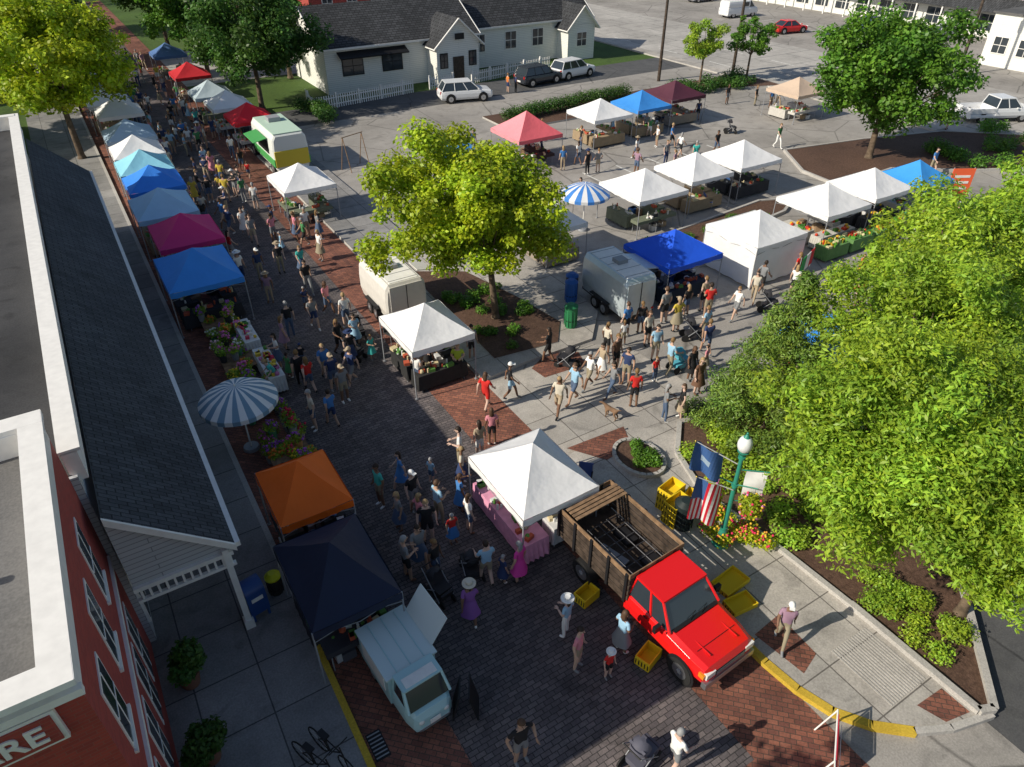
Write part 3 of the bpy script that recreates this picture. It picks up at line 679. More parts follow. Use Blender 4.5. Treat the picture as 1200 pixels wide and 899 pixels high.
# ------------------------------------------------------------------ tents
def items(b,x0,x1,y0,y1,z,n,kind,r):
    pal={'food':[(.6,.5,.3),(.5,.1,.05),(.7,.7,.68),(.1,.25,.05)],'produce':[(.55,.05,.02),(.1,.3,.03),(.65,.4,.03),(.06,.18,.03),(.6,.55,.3)],
     'craft':[(.7,.7,.7),(.1,.1,.1),(.1,.2,.4),(.5,.35,.2)],'flower':[(.6,.05,.1),(.7,.5,.05),(.6,.2,.4),(.7,.7,.65),(.08,.25,.04)]}[kind]
    for i in range(n):
        c=r.choice(pal);m=pm(c,.6,name='goods');x=r.uniform(x0+.08,x1-.08);y=r.uniform(y0+.08,y1-.08)
        t=r.random()
        if t<.4:b.box((x,y,z+.06),(r.uniform(.1,.28),r.uniform(.1,.25),.12),m,rz=r.uniform(-.3,.3))
        elif t<.7:b.sph((x,y,z+.05),(r.uniform(.04,.1),)*3,m,7,5)
        else:b.cyl((x,y,z),(x,y,z+r.uniform(.1,.25)),.04,.035,m,8)
def table(x,y,sx,sy,clothc,kind='food',n=18,name='market_table',seed=0,drop=.12):
    b=B();r=random.Random(seed+int(x*10+y*7));m=pm(clothc,.8,name='tablecloth',var=.1)
    b.box((0,0,.74),(sx,sy,.03),m)
    if r.random()<.4 and name=='market_table' and seed:drop=.58
    per=[];nn=10
    for i in range(nn):per.append((-sx/2+sx*i/nn,-sy/2))
    for i in range(nn):per.append((sx/2,-sy/2+sy*i/nn))
    for i in range(nn):per.append((sx/2-sx*i/nn,sy/2))
    for i in range(nn):per.append((-sx/2,sy/2-sy*i/nn))
    N=len(per);k=(.75-drop)/.63;vs=[(a,c,.75) for a,c in per]+[(a*(1+k*(.03+.05*(i%2))),c*(1+k*(.03+.05*(i%2))),drop) for i,(a,c) in enumerate(per)]
    b.add(vs,[(i,(i+1)%N,(i+1)%N+N,i+N) for i in range(N)],m)
    for a in(-1,1):
        for c in(-1,1):b.cyl((a*sx*.44,c*sy*.44,0),(a*sx*.44,c*sy*.44,.73),.02,.02,GREYM,6)
    if drop>.3:
        for q in range(3):b.box((r.uniform(-.3,.3)*sx,r.uniform(-.2,.2)*sy,.15),(.35,.3,.3),pm(r.choice([(.4,.28,.16),(.1,.1,.12),(.6,.6,.6)]),.7,name='box'),rz=r.uniform(-.2,.2))
    items(b,-sx/2,sx/2,-sy/2,sy/2,.757,n,kind,r)
    return b.obj(name,(x,y,0))
def tent(x,y,sx,sy,col,ez=2.1,rise=.95,rz=0,kind='food',tb=True,cloth=None,walls=None,stripe=None,name='canopy_tent',n=14):
    b=B();F=fabric(col);F2=fabric(stripe) if stripe else F
    hx,hy=sx/2,sy/2
    cs=[(-hx,-hy),(hx,-hy),(hx,hy),(-hx,hy)]
    ns,nt_=8,6
    for k in range(4):
        A=Vector((*cs[k],ez));C=Vector((*cs[(k+1)%4],ez));T=Vector((0,0,ez+rise))
        vs=[];fs=[]
        for j in range(nt_+1):
            t=j/nt_
            for i in range(ns+1):
                s=i/ns;p=(A.lerp(C,s)).lerp(T,t)
                p.z-=.10*math.sin(math.pi*s)*(1-t)**.6*math.sin(math.pi*min(1,t*1.0+.08)) + .05*math.sin(math.pi*t)
                vs.append(p)
        for j in range(nt_):
            for i in range(ns):
                q=j*(ns+1)+i;fs.append((q,q+1,q+ns+2,q+ns+1))
        b.add(vs,fs,F2 if k%2 else F,True)
        n_=Vector((A.y-C.y,C.x-A.x,0)).normalized()*-.02
        vs=[A.lerp(C,i/12)+n_+Vector((0,0,-.012*abs(math.sin(i*2)))) for i in range(13)]
        vs2=[p+Vector((0,0,-.22-.025*(i%2)))+n_*(.6*math.sin(i*1.7)) for i,p in enumerate(vs)]
        b.add(vs+vs2,[(i,i+1,i+14,i+13) for i in range(12)],F2 if k%2 else F)
        m1=A.lerp(C,.5)
        for p,q in((A,m1),(m1,C)):
            b.cyl(p+Vector((0,0,-.1)),q+Vector((0,0,-.35)),.012,.012,GREYM,4);b.cyl(p+Vector((0,0,-.35)),q+Vector((0,0,-.1)),.012,.012,GREYM,4)
        b.cyl(A,(A.x*1.0,A.y*1.0,0),.022,.026,GREYM,6);b.box((A.x,A.y,.02),(.1,.1,.04),GREYM)
        b.cyl(A+Vector((0,0,-.05)),(0,0,ez+rise-.25),.012,.012,GREYM,4)
    b.cyl((0,0,ez+rise-.5),(0,0,ez+rise-.02),.02,.02,GREYM,6)
    if walls:
        for w in walls:
            k={'-y':0,'+x':1,'+y':2,'-x':3}[w];A=Vector((*cs[k],ez-.02));C=Vector((*cs[(k+1)%4],ez-.02))
            vs=[];
            for i in range(13):
                p=A.lerp(C,i/12);o=.04*math.sin(i*1.9);vs.append(p+Vector((o*.3,o*.3,0)));vs.append(Vector((p.x+o,p.y+o,.08)))
            b.add(vs,[(2*i,2*i+2,2*i+3,2*i+1) for i in range(12)],F,True)
    o=b.obj(name,(x,y,0),rz)
    if tb:
        cl=cloth or random.Random(int(x*31+y)).choice([(.5,.48,.44),(.04,.04,.045),(.32,.24,.15),(.3,.25,.2),(.15,.17,.12)])
        table(x,y-hy*.62,sx*.8,.65,cl,kind,n,seed=1);table(x-hx*.62,y+.25*hy,.65,sy*.5,cl,kind,n,seed=2);table(x+hx*.62,y+.25*hy,.65,sy*.5,cl,kind,n,seed=3)
        rr=random.Random(int(x*13+y*3))
        bb=B()
        for i in range(5):
            m=pm(rr.choice([(.3,.2,.12),(.05,.15,.4),(.6,.6,.6),(.05,.05,.05)]),.6,name='box')
            bb.box((rr.uniform(-.5,.5)*hx,rr.uniform(.2,.9)*hy,.18),(.45,.35,.36),m,rz=rr.uniform(0,1))
        bb.obj('storage_boxes',(x,y,0),bevel=.01)
    return o
W=(.9,.9,.9)
tent(2.35,12.1,2.2,3.0,(.012,.02,.055),tb=True,cloth=(.05,.05,.06))
tent(2.6,15.35,2.0,2.45,(.98,.17,.008),cloth=(.05,.05,.05),kind='craft')
tent(8.4,12.5,2.5,3.0,W,tb=False,rise=1.05)
table(7.75,12.7,.8,3.0,(.72,.32,.46),'food',34);table(8.9,11.6,1.0,.6,(.6,.6,.6),'food',14);table(9.1,13.6,1.1,.6,(.3,.3,.3),'food',10)
tent(3.05,31,3.0,3.8,(.05,.32,.9))
tent(3.4,35.3,2.9,3.3,(.68,.03,.2))
tent(3.1,39.4,2.9,3.4,(.4,.66,.9))
tent(3.3,43.4,2.9,2.9,(.04,.27,.92));tent(3.3,46.6,2.9,2.9,(.3,.7,.85));tent(3.4,49.9,2.9,2.9,W);tent(3.5,53.9,3,3,(.45,.6,.75));tent(3.7,60.3,3,3,W)
tent(3.4,64,3,3,W);tent(3.4,69,3,3,(.3,.33,.38));tent(3.4,74,3,3,W)
tent(11.4,53.9,2.9,3.0,(.8,.015,.03));tent(11,58.3,2.9,3,W);tent(10.6,62.3,2.9,3,(.5,.6,.65));tent(10.6,70,2.9,3,(.6,.02,.03));tent(10.6,80,2.9,3,(.1,.2,.45))
tent(10.4,39.4,2.9,3.3,W)
tent(9.4,21.45,2.55,3.0,W,cloth=(.03,.03,.03),n=20)
tent(26.2,40.6,3.4,3.6,(.82,.15,.18),stripe=(.85,.32,.36),rise=1.3,cloth=(.05,.03,.03))
tent(33.2,41.7,3.4,3.4,W);tent(37.3,42,3.2,3.2,(.05,.3,.8));tent(41.5,43,3.5,3.4,(.09,.02,.04),stripe=(.11,.03,.05))
tent(50.6,38.7,3.4,3.2,(.65,.5,.38))
tent(26.1,28.5,3.4,3.5,W,rise=1.0);tent(30.4,29.1,3.2,3.2,W,rise=1.0);tent(34.5,29.3,3.4,3.3,W,rise=1.0)
tent(19.3,27.6,2.4,3.0,W)
tent(22.0,21.6,3.2,3.1,(.012,.11,.8),cloth=(.02,.03,.05))
tent(27.0,21.2,3.4,3.3,W,walls=['-x','+y','-y'],kind='craft')
tent(32.8,21.9,3.4,3.3,W,kind='produce');tent(36.9,22.1,3.3,3.2,W,kind='produce');tent(40.2,21.6,2.9,3.0,(.05,.35,.85),kind='produce')
tent(21.8,12.9,2.6,2.6,(.03,.27,.8));tent(20.3,38.7,2.6,2.4,(.05,.3,.8));tent(27.5,12.8,2.6,2.6,(.6,.7,.72))
for x in (31.5,33.5,35.5,37.5,39.5):table(x,19.9,1.7,.8,(.12,.25,.08),'produce',40,'produce_stand')
b=B()
for i,c in enumerate([(.03,.3,.08),(.75,.75,.72),(.55,.02,.03)]):b.box((-.6+i*.55,0,1.0),(.55,.03,.8),pm(c,.7,name='banner'))
for s in(-.95,.8):b.cyl((s,.05,0),(s,.05,1.5),.02,.02,GREYM,6)
b.obj('striped_banner',(28.3,18.9,0),D2(20))
b=B();b.box((0,0,1.3),(1.3,.05,1.9),pm((.85,.14,.05),.6,name='orange_sign'));
for z in(1.8,1.45,1.1):b.box((0,-.03,z),(.9,.02,.14),WHITE)
for s in(-.6,.6):b.cyl((s,.04,0),(s,.04,2.3),.03,.03,GREYM,6);b.box((s,.04,.03),(.1,.7,.06),GREYM)
b.obj('orange_sign_board',(43.4,20.6,0),D2(-30))
def umbrella(x,y,r,z,c1,c2,n=24,tilt=0):
    b=B();A,C=fabric(c1),fabric(c2)
    for i in range(n):
        t0,t1=2*math.pi*i/n,2*math.pi*(i+1)/n
        rings=[(0,z+.55),(.35*r,z+.47),(.7*r,z+.27),(r,z)]
        for j in range(3):
            (ra,za),(rb,zb)=rings[j],rings[j+1]
            p=[(ra*math.cos(t0),ra*math.sin(t0),za),(rb*math.cos(t0),rb*math.sin(t0),zb),(rb*math.cos(t1),rb*math.sin(t1),zb),(ra*math.cos(t1),ra*math.sin(t1),za)]
            if j==0:p=p[:3]
            b.poly(p,A if i%2 else C,False)
        b.poly([(r*math.cos(t0),r*math.sin(t0),z),(r*math.cos(t0),r*math.sin(t0),z-.16),(r*math.cos(t1),r*math.sin(t1),z-.16),(r*math.cos(t1),r*math.sin(t1),z)],A if i%2 else C)
        if i%3==0:b.cyl((0,0,z+.1),(r*math.cos(t0),r*math.sin(t0),z-.01),.01,.01,WOOD,4)
    b.cyl((0,0,0),(0,0,z+.62),.028,.028,WHITE,8);b.cyl((0,0,0),(0,0,.12),.28,.25,GREYM,16)
    b.obj('striped_parasol',(x,y,.0))
umbrella(2.1,20.4,1.25,2.1,(.85,.86,.86),(.2,.33,.45),32);umbrella(22.7,29.3,1.35,2.1,(.82,.83,.85),(.06,.25,.7))
fl=B();rr=random.Random(9);pal=[(.65,.03,.08),(.7,.5,.03),(.6,.15,.4),(.7,.7,.62),(.65,.2,.03),(.35,.1,.45),(.7,.45,.5)]
spots=[]
for i in range(52):
    y=rr.uniform(17.9,30.0);x=3.0+rr.uniform(-.55,.75);z=rr.choice([0,.0,.45])
    if abs(y-20.4)<.3 and abs(x-2.1)<.4:continue
    spots.append((x,y,z))
    fl.cyl((x,y,z),(x,y,z+.32),.12,.15,pm(rr.choice([(.05,.05,.05),(.3,.3,.3),(.1,.3,.15),(.5,.25,.1)]),.6,name='bucket'),10)
    c=rr.choice(pal);m=pm(c,.6,name='petals')
    for k in range(22):
        a=rr.uniform(0,6.28);q=rr.uniform(0,.24);fl.sph((x+q*math.cos(a),y+q*math.sin(a),z+.62+rr.uniform(-.12,.12)-q*.4),rr.uniform(.025,.055),m,6,4)
for y in (19,22.5,25.5,28.5):
    fl.box((3.05,y,.42),(1.3,1.4,.04),WOOD)
    for a in(-.6,.6):
        for c in(-.6,.6):fl.cyl((3.05+a,y+c,0),(3.05+a,y+c,.41),.025,.025,WOOD,6)
fl.obj('flower_stall')
shrub('cut_flower_leaves',[(x,y,z+.5,.24) for x,y,z in spots],14000,.08,LF_L,61)
table(3.9,24.2,.6,2.4,(.65,.66,.65),'flower',40);table(3.8,27.0,.6,2.0,(.65,.66,.65),'flower',30)
# ------------------------------------------------------------------ vehicles
def wheel(b,x,y,r=.36,w=.24):
    b.cyl((x-w/2,y,r),(x+w/2,y,r),r,r,RUB,20);b.cyl((x-w/2-.01,y,r),(x+w/2+.01,y,r),r*.6,r*.6,METAL,14)
    b.cyl((x-w/2-.02,y,r),(x+w/2+.02,y,r),r*.2,r*.2,GREYM,10)
def bodysec(b,secs,m):
    rings=[]
    for y,w,z0,z1 in secs:
        h=z1-z0
        rings.append([(-w*.9,y,z0),(w*.9,y,z0),(w,y,z0+.25*h),(w,y,z0+.6*h),(w*.95,y,z0+.88*h),(w*.8,y,z1),(-w*.8,y,z1),(-w*.95,y,z0+.88*h),(-w,y,z0+.6*h),(-w,y,z0+.25*h)])
    vs=[p for r in rings for p in r];n=10
    b.add(vs,[(j*n+i,j*n+(i+1)%n,(j+1)*n+(i+1)%n,(j+1)*n+i) for j in range(len(rings)-1) for i in range(n)],m)
    b.poly(rings[0][::-1],m);b.poly(rings[-1],m)
def cabin(b,yb0,yb1,yt0,yt1,wb,wt,z0,z1,m,pill=(.33,.66)):
    B0=[(-wb,yb0,z0),(wb,yb0,z0),(wb,yb1,z0),(-wb,yb1,z0)];T=[(-wt,yt0,z1),(wt,yt0,z1),(wt,yt1,z1),(-wt,yt1,z1)]
    b.add(B0+T,[(0,1,5,4),(1,2,6,5),(2,3,7,6),(3,0,4,7)],GLASS)
    b.box((0,(yt0+yt1)/2,z1+.02),(2*wt+.06,yt1-yt0+.06,.07),m)
    for i in range(4):b.cyl(B0[i],T[i],.045,.04,m,6)
    for t in pill:
        for s in(-1,1):
            b.cyl((s*(wb+.005),yb0+(yb1-yb0)*t,z0),(s*(wt+.005),yt0+(yt1-yt0)*t,z1),.04,.035,m,6)
LAMP=pm((.75,.75,.72),.15,name='headlamp',spec=.8);TAIL=pm((.45,.01,.01),.25,name='tail_lamp')
def car(name,col,x,y,rz,kind='suv'):
    m=pm(col,.22,name='car_paint',spec=.6);b=B()
    if kind=='suv':
        bodysec(b,[(-2.3,.78,.35,.72),(-2.15,.9,.28,.9),(-1.2,.93,.26,1.02),(1.9,.93,.26,1.06),(2.2,.9,.3,1.0),(2.3,.82,.4,.85)],m)
        cabin(b,-1.15,2.15,-.45,1.8,.85,.68,1.02,1.62,m)
    elif kind=='sedan':
        bodysec(b,[(-2.3,.75,.35,.65),(-2.1,.88,.26,.78),(-1.0,.9,.24,.92),(1.5,.9,.24,.95),(2.2,.86,.28,.9),(2.3,.78,.4,.8)],m)
        cabin(b,-1.0,1.7,-.3,.95,.82,.62,.92,1.4,m,(.5,))
    elif kind=='van':
        bodysec(b,[(-2.6,.85,.35,.85),(-2.4,.98,.3,1.15),(-1.9,1.0,.3,1.3),(2.7,1.0,.3,1.35),(2.75,.95,.4,1.3)],m)
        bodysec(b,[(-1.0,.96,1.25,2.1),(2.6,.96,1.25,2.1),(2.7,.92,1.3,2.05)],m);cabin(b,-1.9,-.95,-1.2,-.95,.92,.85,1.28,2.02,m,())
        b.box((0,-.3,1.62),(1.96,1.0,.5),GLASS)
    elif kind=='pickup':
        bodysec(b,[(-2.8,.85,.4,.85),(-2.6,.98,.34,1.02),(-1.4,1.0,.34,1.12),(.7,1.0,.34,1.12),(.72,1.0,.34,.75),(2.8,1.0,.34,.75)],m)
        cabin(b,-1.4,.7,-.75,.5,.9,.75,1.1,1.75,m,(.5,))
        for s in(-1,1):b.box((s*.95,1.76,.92),(.1,2.1,.36),m)
        b.box((0,2.77,.92),(1.9,.08,.36),m)
    L=2.3 if kind in('suv','sedan') else 2.75
    for s in(-1,1):
        b.box((s*.62,-L+.07,.72),(.36,.12,.16),LAMP);b.box((s*.74,L-.05,.85),(.16,.1,.26),TAIL)
        b.box((s*1.0,-1.0,1.08),(.14,.1,.12),m)
        for yy in(-L*.62,L*.62):
            b.cyl((s*.9,yy,.38),(s*.955,yy,.38),.42,.42,BLACK,18);wheel(b,s*.86,yy)
    b.box((0,-L+.03,.5),(1.2,.1,.2),BLACK);b.box((0,L-.0,.5),(.5,.06,.14),WHITE)
    return b.obj(name,(x,y,.01),rz,bevel=.03)
car('parked_suv',(.7,.71,.72),30.5,57.2,D2(75),'suv');car('parked_suv',(.03,.035,.045),39.3,58.9,D2(95),'suv');car('parked_suv',(.72,.73,.74),43.6,59.4,D2(98),'suv')
car('parked_van',(.72,.73,.74),84.2,76.7,D2(85),'van');car('parked_car',(.65,.02,.02),80.3,64.6,D2(80),'sedan');car('parked_suv',(.5,.51,.53),79.5,56.6,D2(100),'suv');car('parked_car',(.05,.05,.06),84.2,58.6,D2(100),'sedan')
car('white_pickup_truck',(.72,.73,.74),63.7,29.6,D2(65),'pickup');car('parked_car',(.3,.3,.33),90,90,D2(90),'sedan');car('parked_suv',(.6,.61,.62),92.5,52,D2(90),'suv');car('parked_car',(.1,.15,.3),91.5,61,D2(90),'sedan')
RED=pm((.75,.012,.012),.2,name='red_car_paint',spec=.7);b=B()
bodysec(b,[(-2.72,.72,.5,.86),(-2.62,.86,.42,1.0),(-2.2,.92,.42,1.07),(-1.45,.94,.42,1.13),(0,.94,.42,1.13)],RED)
cabin(b,-1.5,-.05,-1.05,-.15,.86,.72,1.12,1.72,RED,(.45,))
b.box((0,-2.70,.5),(1.7,.14,.2),METAL);b.box((0,-2.71,.76),(1.0,.05,.2),BLACK)
for i in range(4):b.box((0,-2.735,.69+i*.045),(.98,.02,.014),METAL)
for s in(-1,1):
    b.box((s*.67,-2.66,.8),(.3,.14,.18),LAMP);b.box((s*.84,-2.6,.8),(.1,.16,.14),pm((.7,.25,.02),.3,name='indicator'))
    b.box((s*1.06,-1.25,1.2),(.2,.1,.2),BLACK)
    b.cyl((s*.93,-2.05,.38),(s*.945,-2.05,.38),.44,.44,BLACK,20);wheel(b,s*.84,-2.05,.37,.24);wheel(b,s*.84,1.6,.38,.36)
    b.box((s*.88,-1.42,.95),(.03,.02,.3),BLACK);b.box((s*.948,-.75,1.0),(.02,.14,.03),BLACK)
    b.box((s*.46,-2.0,1.075),(.03,.9,.03),RED);b.cyl((s*.2,-1.53,1.18),(s*.2+.3,-1.42,1.22),.01,.008,BLACK,5)
b.box((0,-2.2,1.085),(1.3,.012,.008),BLACK);b.box((0,-1.52,1.15),(1.5,.1,.02),BLACK)
b.box((0,1.35,.62),(1.0,2.7,.16),BLACK);b.box((0,1.35,.84),(1.86,2.9,.08),DWOOD)
for s in(-1,1):
    for k in range(5):
        b.box((s*.93,1.35,1.0+k*.2),(.03,2.9,.16),DWOOD if k<4 else WOOD)
    for k in range(5):b.box((s*.965,.0+k*.68,1.35),(.05,.09,1.05),BLACK)
for yy in(-.08,2.8):
    for k in range(5):b.box((0,yy,1.0+k*.2),(1.84,.03,.16),DWOOD if k<4 else WOOD)
    for k in(-.6,0,.6):b.box((k,yy,1.35),(.09,.06,1.03),BLACK)
for k in range(4):b.box((0,2.4+k*.13-.3,1.96),(1.8,.1,.025),WOOD)
RK=pm((.1,.1,.11),.45,.6,name='dark_steel_rack')
for x in(-.7,-.35,0,.35,.7):b.cyl((x,.15,1.12),(x,2.2,1.12),.018,.018,RK,6)
for y in(.2,.6,1.0,1.4,1.8,2.15):b.cyl((-.75,y,1.12),(.75,y,1.12),.018,.018,RK,6)
for x in(-.7,.7):
    for y in(.2,1.2,2.15):b.cyl((x,y,.88),(x,y,1.12),.02,.02,RK,6)
b.box((.4,.5,1.0),(.5,.4,.2),BLACK);b.box((.45,1.5,.98),(.4,.6,.16),BLACK);b.box((-.4,1.2,.93),(.6,.9,.06),GREYM,rz=.2)
b.obj('red_stake_bed_truck',(9.45,8.35,.01),D2(3),bevel=.012)
APE=pm((.42,.64,.66),.35,name='pale_teal_paint',spec=.5);b=B()
bodysec(b,[(-1.35,.42,.35,.8),(-1.25,.56,.28,1.0),(-.95,.64,.26,1.08),(-.3,.66,.26,1.1)],APE)
cabin(b,-1.15,-.3,-.85,-.32,.6,.54,1.06,1.58,APE,(.1,))
b.box((0,.62,.95),(1.4,1.75,1.1),APE);b.box((0,.62,1.52),(1.5,1.85,.06),pm((.6,.72,.72),.5,name='pale_roof'))
for k in(-.4,.0,.4):b.box((k,.62,1.56),(.03,1.7,.02),APE)
b.box((.71,.62,1.05),(.03,1.3,.6),BLACK);b.box((-.71,.62,1.05),(.03,1.3,.6),WHITE)
b.box((.98,.62,1.93),(.9,1.4,.035),pm((.6,.68,.68),.5,name='hatch'),ry=-.95)
for s in(-1,1):b.cyl((.71,.62+s*.6,1.3),(1.2,.62+s*.6,2.2),.012,.012,METAL,5);wheel(b,s*.6,.9,.24,.14);b.sph((s*.36,-1.33,.72),(.09,.05,.09),LAMP,10,6)
wheel(b,0,-1.0,.22,.12);b.box((0,-1.385,.62),(.3,.03,.18),WHITE);b.box((0,-1.3,.42),(.9,.12,.08),METAL)
b.box((0,-1.02,1.18),(.5,.02,.02),BLACK);b.box((0,-.68,1.645),(.9,.3,.02),WHITE)
b.obj('three_wheel_van',(2.95,9.4,.01),D2(4),bevel=.03,scale=.88)
b=B();b.box((0,-.2,.5),(.6,.03,.95),BLACK,rx=-.2);b.box((0,.2,.5),(.6,.03,.95),BLACK,rx=.2);b.obj('a_frame_sign',(3.85,8.3,0),D2(60))
def trailer(name,x,y,w,l,h,col,rz=0,met=0):
    b=B();m=pm(col,.35,met,name='trailer_skin',var=.05)
    bodysec(b,[(-l/2,w/2-.08,.45,h-.15),(-l/2+.1,w/2,.4,h),(l/2-.1,w/2,.4,h),(l/2,w/2-.05,.45,h-.1)],m)
    b.box((0,0,h+.01),(w*.7,l*.9,.03),WHITE);b.box((0,0,h+.1),(.5,.5,.2),GREYM)
    for k in range(5):b.box((0,-l*.4+k*l*.2,h+.03),(w*.72,.03,.02),GREYM)
    b.box((0,-l/2-.02,1.3),(w*.8,.04,1.4),m);b.box((0,-l/2-.05,1.3),(.03,.03,1.4),BLACK)
    b.box((w/2+.02,0,1.5),(.05,l*.5,.7),BLACK);b.box((w/2+.3,0,2.0),(.7,l*.5,.04),m,ry=.2)
    b.box((0,0,.4),(w*.9,l,.12),BLACK);b.cyl((0,l/2,.45),(0,l/2+1.0,.45),.05,.05,GREYM,6);b.cyl((0,l/2+.9,0),(0,l/2+.9,.45),.03,.03,GREYM,6)
    for s in(-1,1):
        wheel(b,s*(w/2),-.35,.3,.18);wheel(b,s*(w/2),.35,.3,.18);b.box((s*(w/2+.02),0,.68),(.26,1.4,.05),BLACK);b.box((s*w*.4,-l/2-.03,.6),(.12,.04,.1),TAIL)
    b.obj(name,(x,y,0),rz,bevel=.03)
trailer('food_trailer',10.2,26.6,1.9,3.1,2.1,(.7,.67,.62));trailer('silver_trailer',18.9,21.6,1.75,3.3,2.2,(.6,.68,.72),D2(-4),.4)
b=B();w_=pm((.7,.72,.68),.4,name='truck_white');gr=pm((.08,.35,.1),.4,name='truck_green');yl=pm((.65,.5,.05),.4,name='truck_yellow')
bodysec(b,[(-2.4,1.05,.5,2.6),(-2.3,1.15,.45,2.7),(2.4,1.15,.45,2.7),(2.5,1.1,.5,2.6)],w_)
b.box((0,0,.95),(2.36,4.85,.5),gr);b.box((0,-2.42,1.2),(2.2,.08,1.0),yl);b.box((0,0,2.74),(1.9,4.6,.06),pm((.5,.65,.53),.5,name='roof_green'));b.box((-1.17,-.2,1.75),(.06,2.4,.8),BLACK);b.box((-1.6,-.2,2.25),(.9,2.4,.05),gr,ry=-.2)
bodysec(b,[(2.5,1.0,.5,2.2),(3.2,1.0,.5,1.5),(3.9,.9,.5,1.2)],w_);b.box((0,2.9,1.8),(1.7,.3,.6),GLASS,rx=.5)
for s in(-1,1):
    for yy in(-1.5,3.1):wheel(b,s*1.0,yy,.42,.26)
b.box((0,.8,2.9),(.8,.8,.3),GREYM);b.obj('food_truck',(11.9,48.6,.0),D2(0),bevel=.03)
# ------------------------------------------------------------------ street furniture
GR=pm((.03,.24,.17),.4,name='green_lamp_paint',spec=.5)
b=B();b.cyl((0,0,0),(0,0,.12),.26,.24,GR,16);b.cyl((0,0,.12),(0,0,.6),.17,.1,GR,14);b.cyl((0,0,.6),(0,0,3.45),.075,.055,GR,12)
for z in(.62,2.3,3.3):b.cyl((0,0,z),(0,0,z+.07),.1,.1,GR,12)
b.cyl((0,0,3.42),(0,0,3.55),.07,.16,GR,14);b.sph((0,0,3.78),(.2,.2,.27),pm((.75,.78,.78),.15,name='lamp_globe',spec=.7),16,10);b.cyl((0,0,4.0),(0,0,4.12),.1,.03,GR,12);b.sph((0,0,4.15),.035,GR,8,6)
for s in(-1,1):
    b.cyl((0,0,2.35),(s*.6,0,2.45),.02,.018,GR,8);b.cyl((s*.55,0,2.44),(s*.55,0,2.15),.006,.006,BLACK,4);b.sph((s*.55,0,1.75),(.2,.2,.16),DWOOD,10,6)
b.obj('street_lamp',(12.6,8.8,.12),D2(-60))
def flag(name,p,q,m_fn,drop,n=10,k=13,s0=.3):
    b=B();P0,Q=Vector(p),Vector(q);b.cyl(P0,Q,.018,.012,WHITE,6);b.sph(Q,.03,pm((.6,.45,.1),.3,.8,name='brass'),8,5)
    vs=[];d=(Q-P0)
    for i in range(k+1):
        for j in range(n+1):
            s=s0+(1-s0)*i/k;c=P0+d*s;t=j/n
            vs.append(c+Vector((.06*math.sin(i*.7+t*3)-.1*t,.06*math.cos(i*.6+t*2),-drop*t)))
    for i in range(k):
        for j in range(n):
            q0=i*(n+1)+j;b.add([vs[q0],vs[q0+1],vs[q0+n+2],vs[q0+n+1]],[(0,1,2,3)],m_fn(i/k,j/n,j,i),True)
    return b.obj(name)
NV=pm((.05,.12,.3),.7,name='navy_cloth');FR=pm((.6,.02,.04),.7,name='red_cloth');FW=pm((.8,.8,.78),.7,name='white_cloth')
flag('navy_flag',(12.55,8.85,3.2),(11.5,9.5,4.0),lambda a,c,j,i:pm((.3,.4,.5),.7,name='emblem') if (.35<a<.65 and .35<c<.6) else NV,.85)
flag('american_flag',(12.5,8.75,2.35),(11.45,9.2,3.0),lambda a,c,j,i:(NV if (a>=.5 and c<.42) else (FR if i%2==0 else FW)),1.45,s0=.25)
b=B();b.cyl((0,0,2.9),(.75,0,2.9),.02,.02,GR,6);b.cyl((0,0,1.75),(.75,0,1.75),.015,.015,GR,6)
vs=[(.14+.56*i/4,.03*math.sin(i+j),2.88-1.1*j/6) for j in range(7) for i in range(5)]
b.add(vs,[(j*5+i,j*5+i+1,j*5+i+6,j*5+i+5) for j in range(6) for i in range(4)],FW,True);b.obj('white_banner',(12.65,8.75,.12),D2(-40))
fb=[]
for s in(-1,1):
    X=12.6+s*.55*math.cos(D2(-60));Y=8.8+s*.55*math.sin(D2(-60));fb.append((X,Y,2.05,.32));fb.append((X,Y,1.75,.28))
shrub('hanging_flower_baskets',fb,3600,.075,LF_Y,71)
b=B();rr=random.Random(4)
for X,Y,z,r in fb:
    for k in range(34):
        d=Vector((rr.gauss(0,1),rr.gauss(0,1),rr.gauss(0,1))).normalized()*(r*1.05);b.sph((X+d.x,Y+d.y,z+d.z*.8),.04,pm(rr.choice([(.65,.03,.1),(.7,.45,.04),(.65,.2,.45)]),.6,name='petals'),6,4)
b.obj('basket_flowers')
lp=[(13.0+gg.uniform(-.5,.7),8.7+gg.uniform(-1.0,1.0),.4,.28) for i in range(12)]
shrub('lamp_planter_leaves',lp,4200,.08,LF_Y,72)
b=B()
for X,Y,z,r in lp:
    for k in range(16):
        d=Vector((rr.gauss(0,1),rr.gauss(0,1),abs(rr.gauss(0,1)))).normalized()*r;b.sph((X+d.x,Y+d.y,z+d.z*.8),.04,pm(rr.choice([(.65,.03,.1),(.7,.45,.04),(.65,.3,.04)]),.6,name='petals'),6,4)
b.obj('planter_flowers')
def pole(x,y,h,arm=True):
    b=B();b.cyl((0,0,0),(0,0,h),.16,.11,DWOOD,10)
    if arm:
        b.box((0,0,h-.5),(2.4,.12,.12),DWOOD)
        for s in(-1.05,-.5,.5,1.05):b.cyl((s,0,h-.44),(s,0,h-.28),.04,.03,METAL,6)
        b.cyl((.25,0,h-2.2),(.25,0,h-1.3),.22,.22,GREYM,12)
    b.obj('utility_pole',(x,y,0))
pole(57.1,51.5,11);pole(49.6,53.7,10);pole(76,40,10);pole(96,95,10)
BL=pm((.02,.07,.25),.35,name='blue_paint',spec=.5);b=B()
b.box((0,0,.62),(.5,.55,.75),BL)
n=10;vs=[]
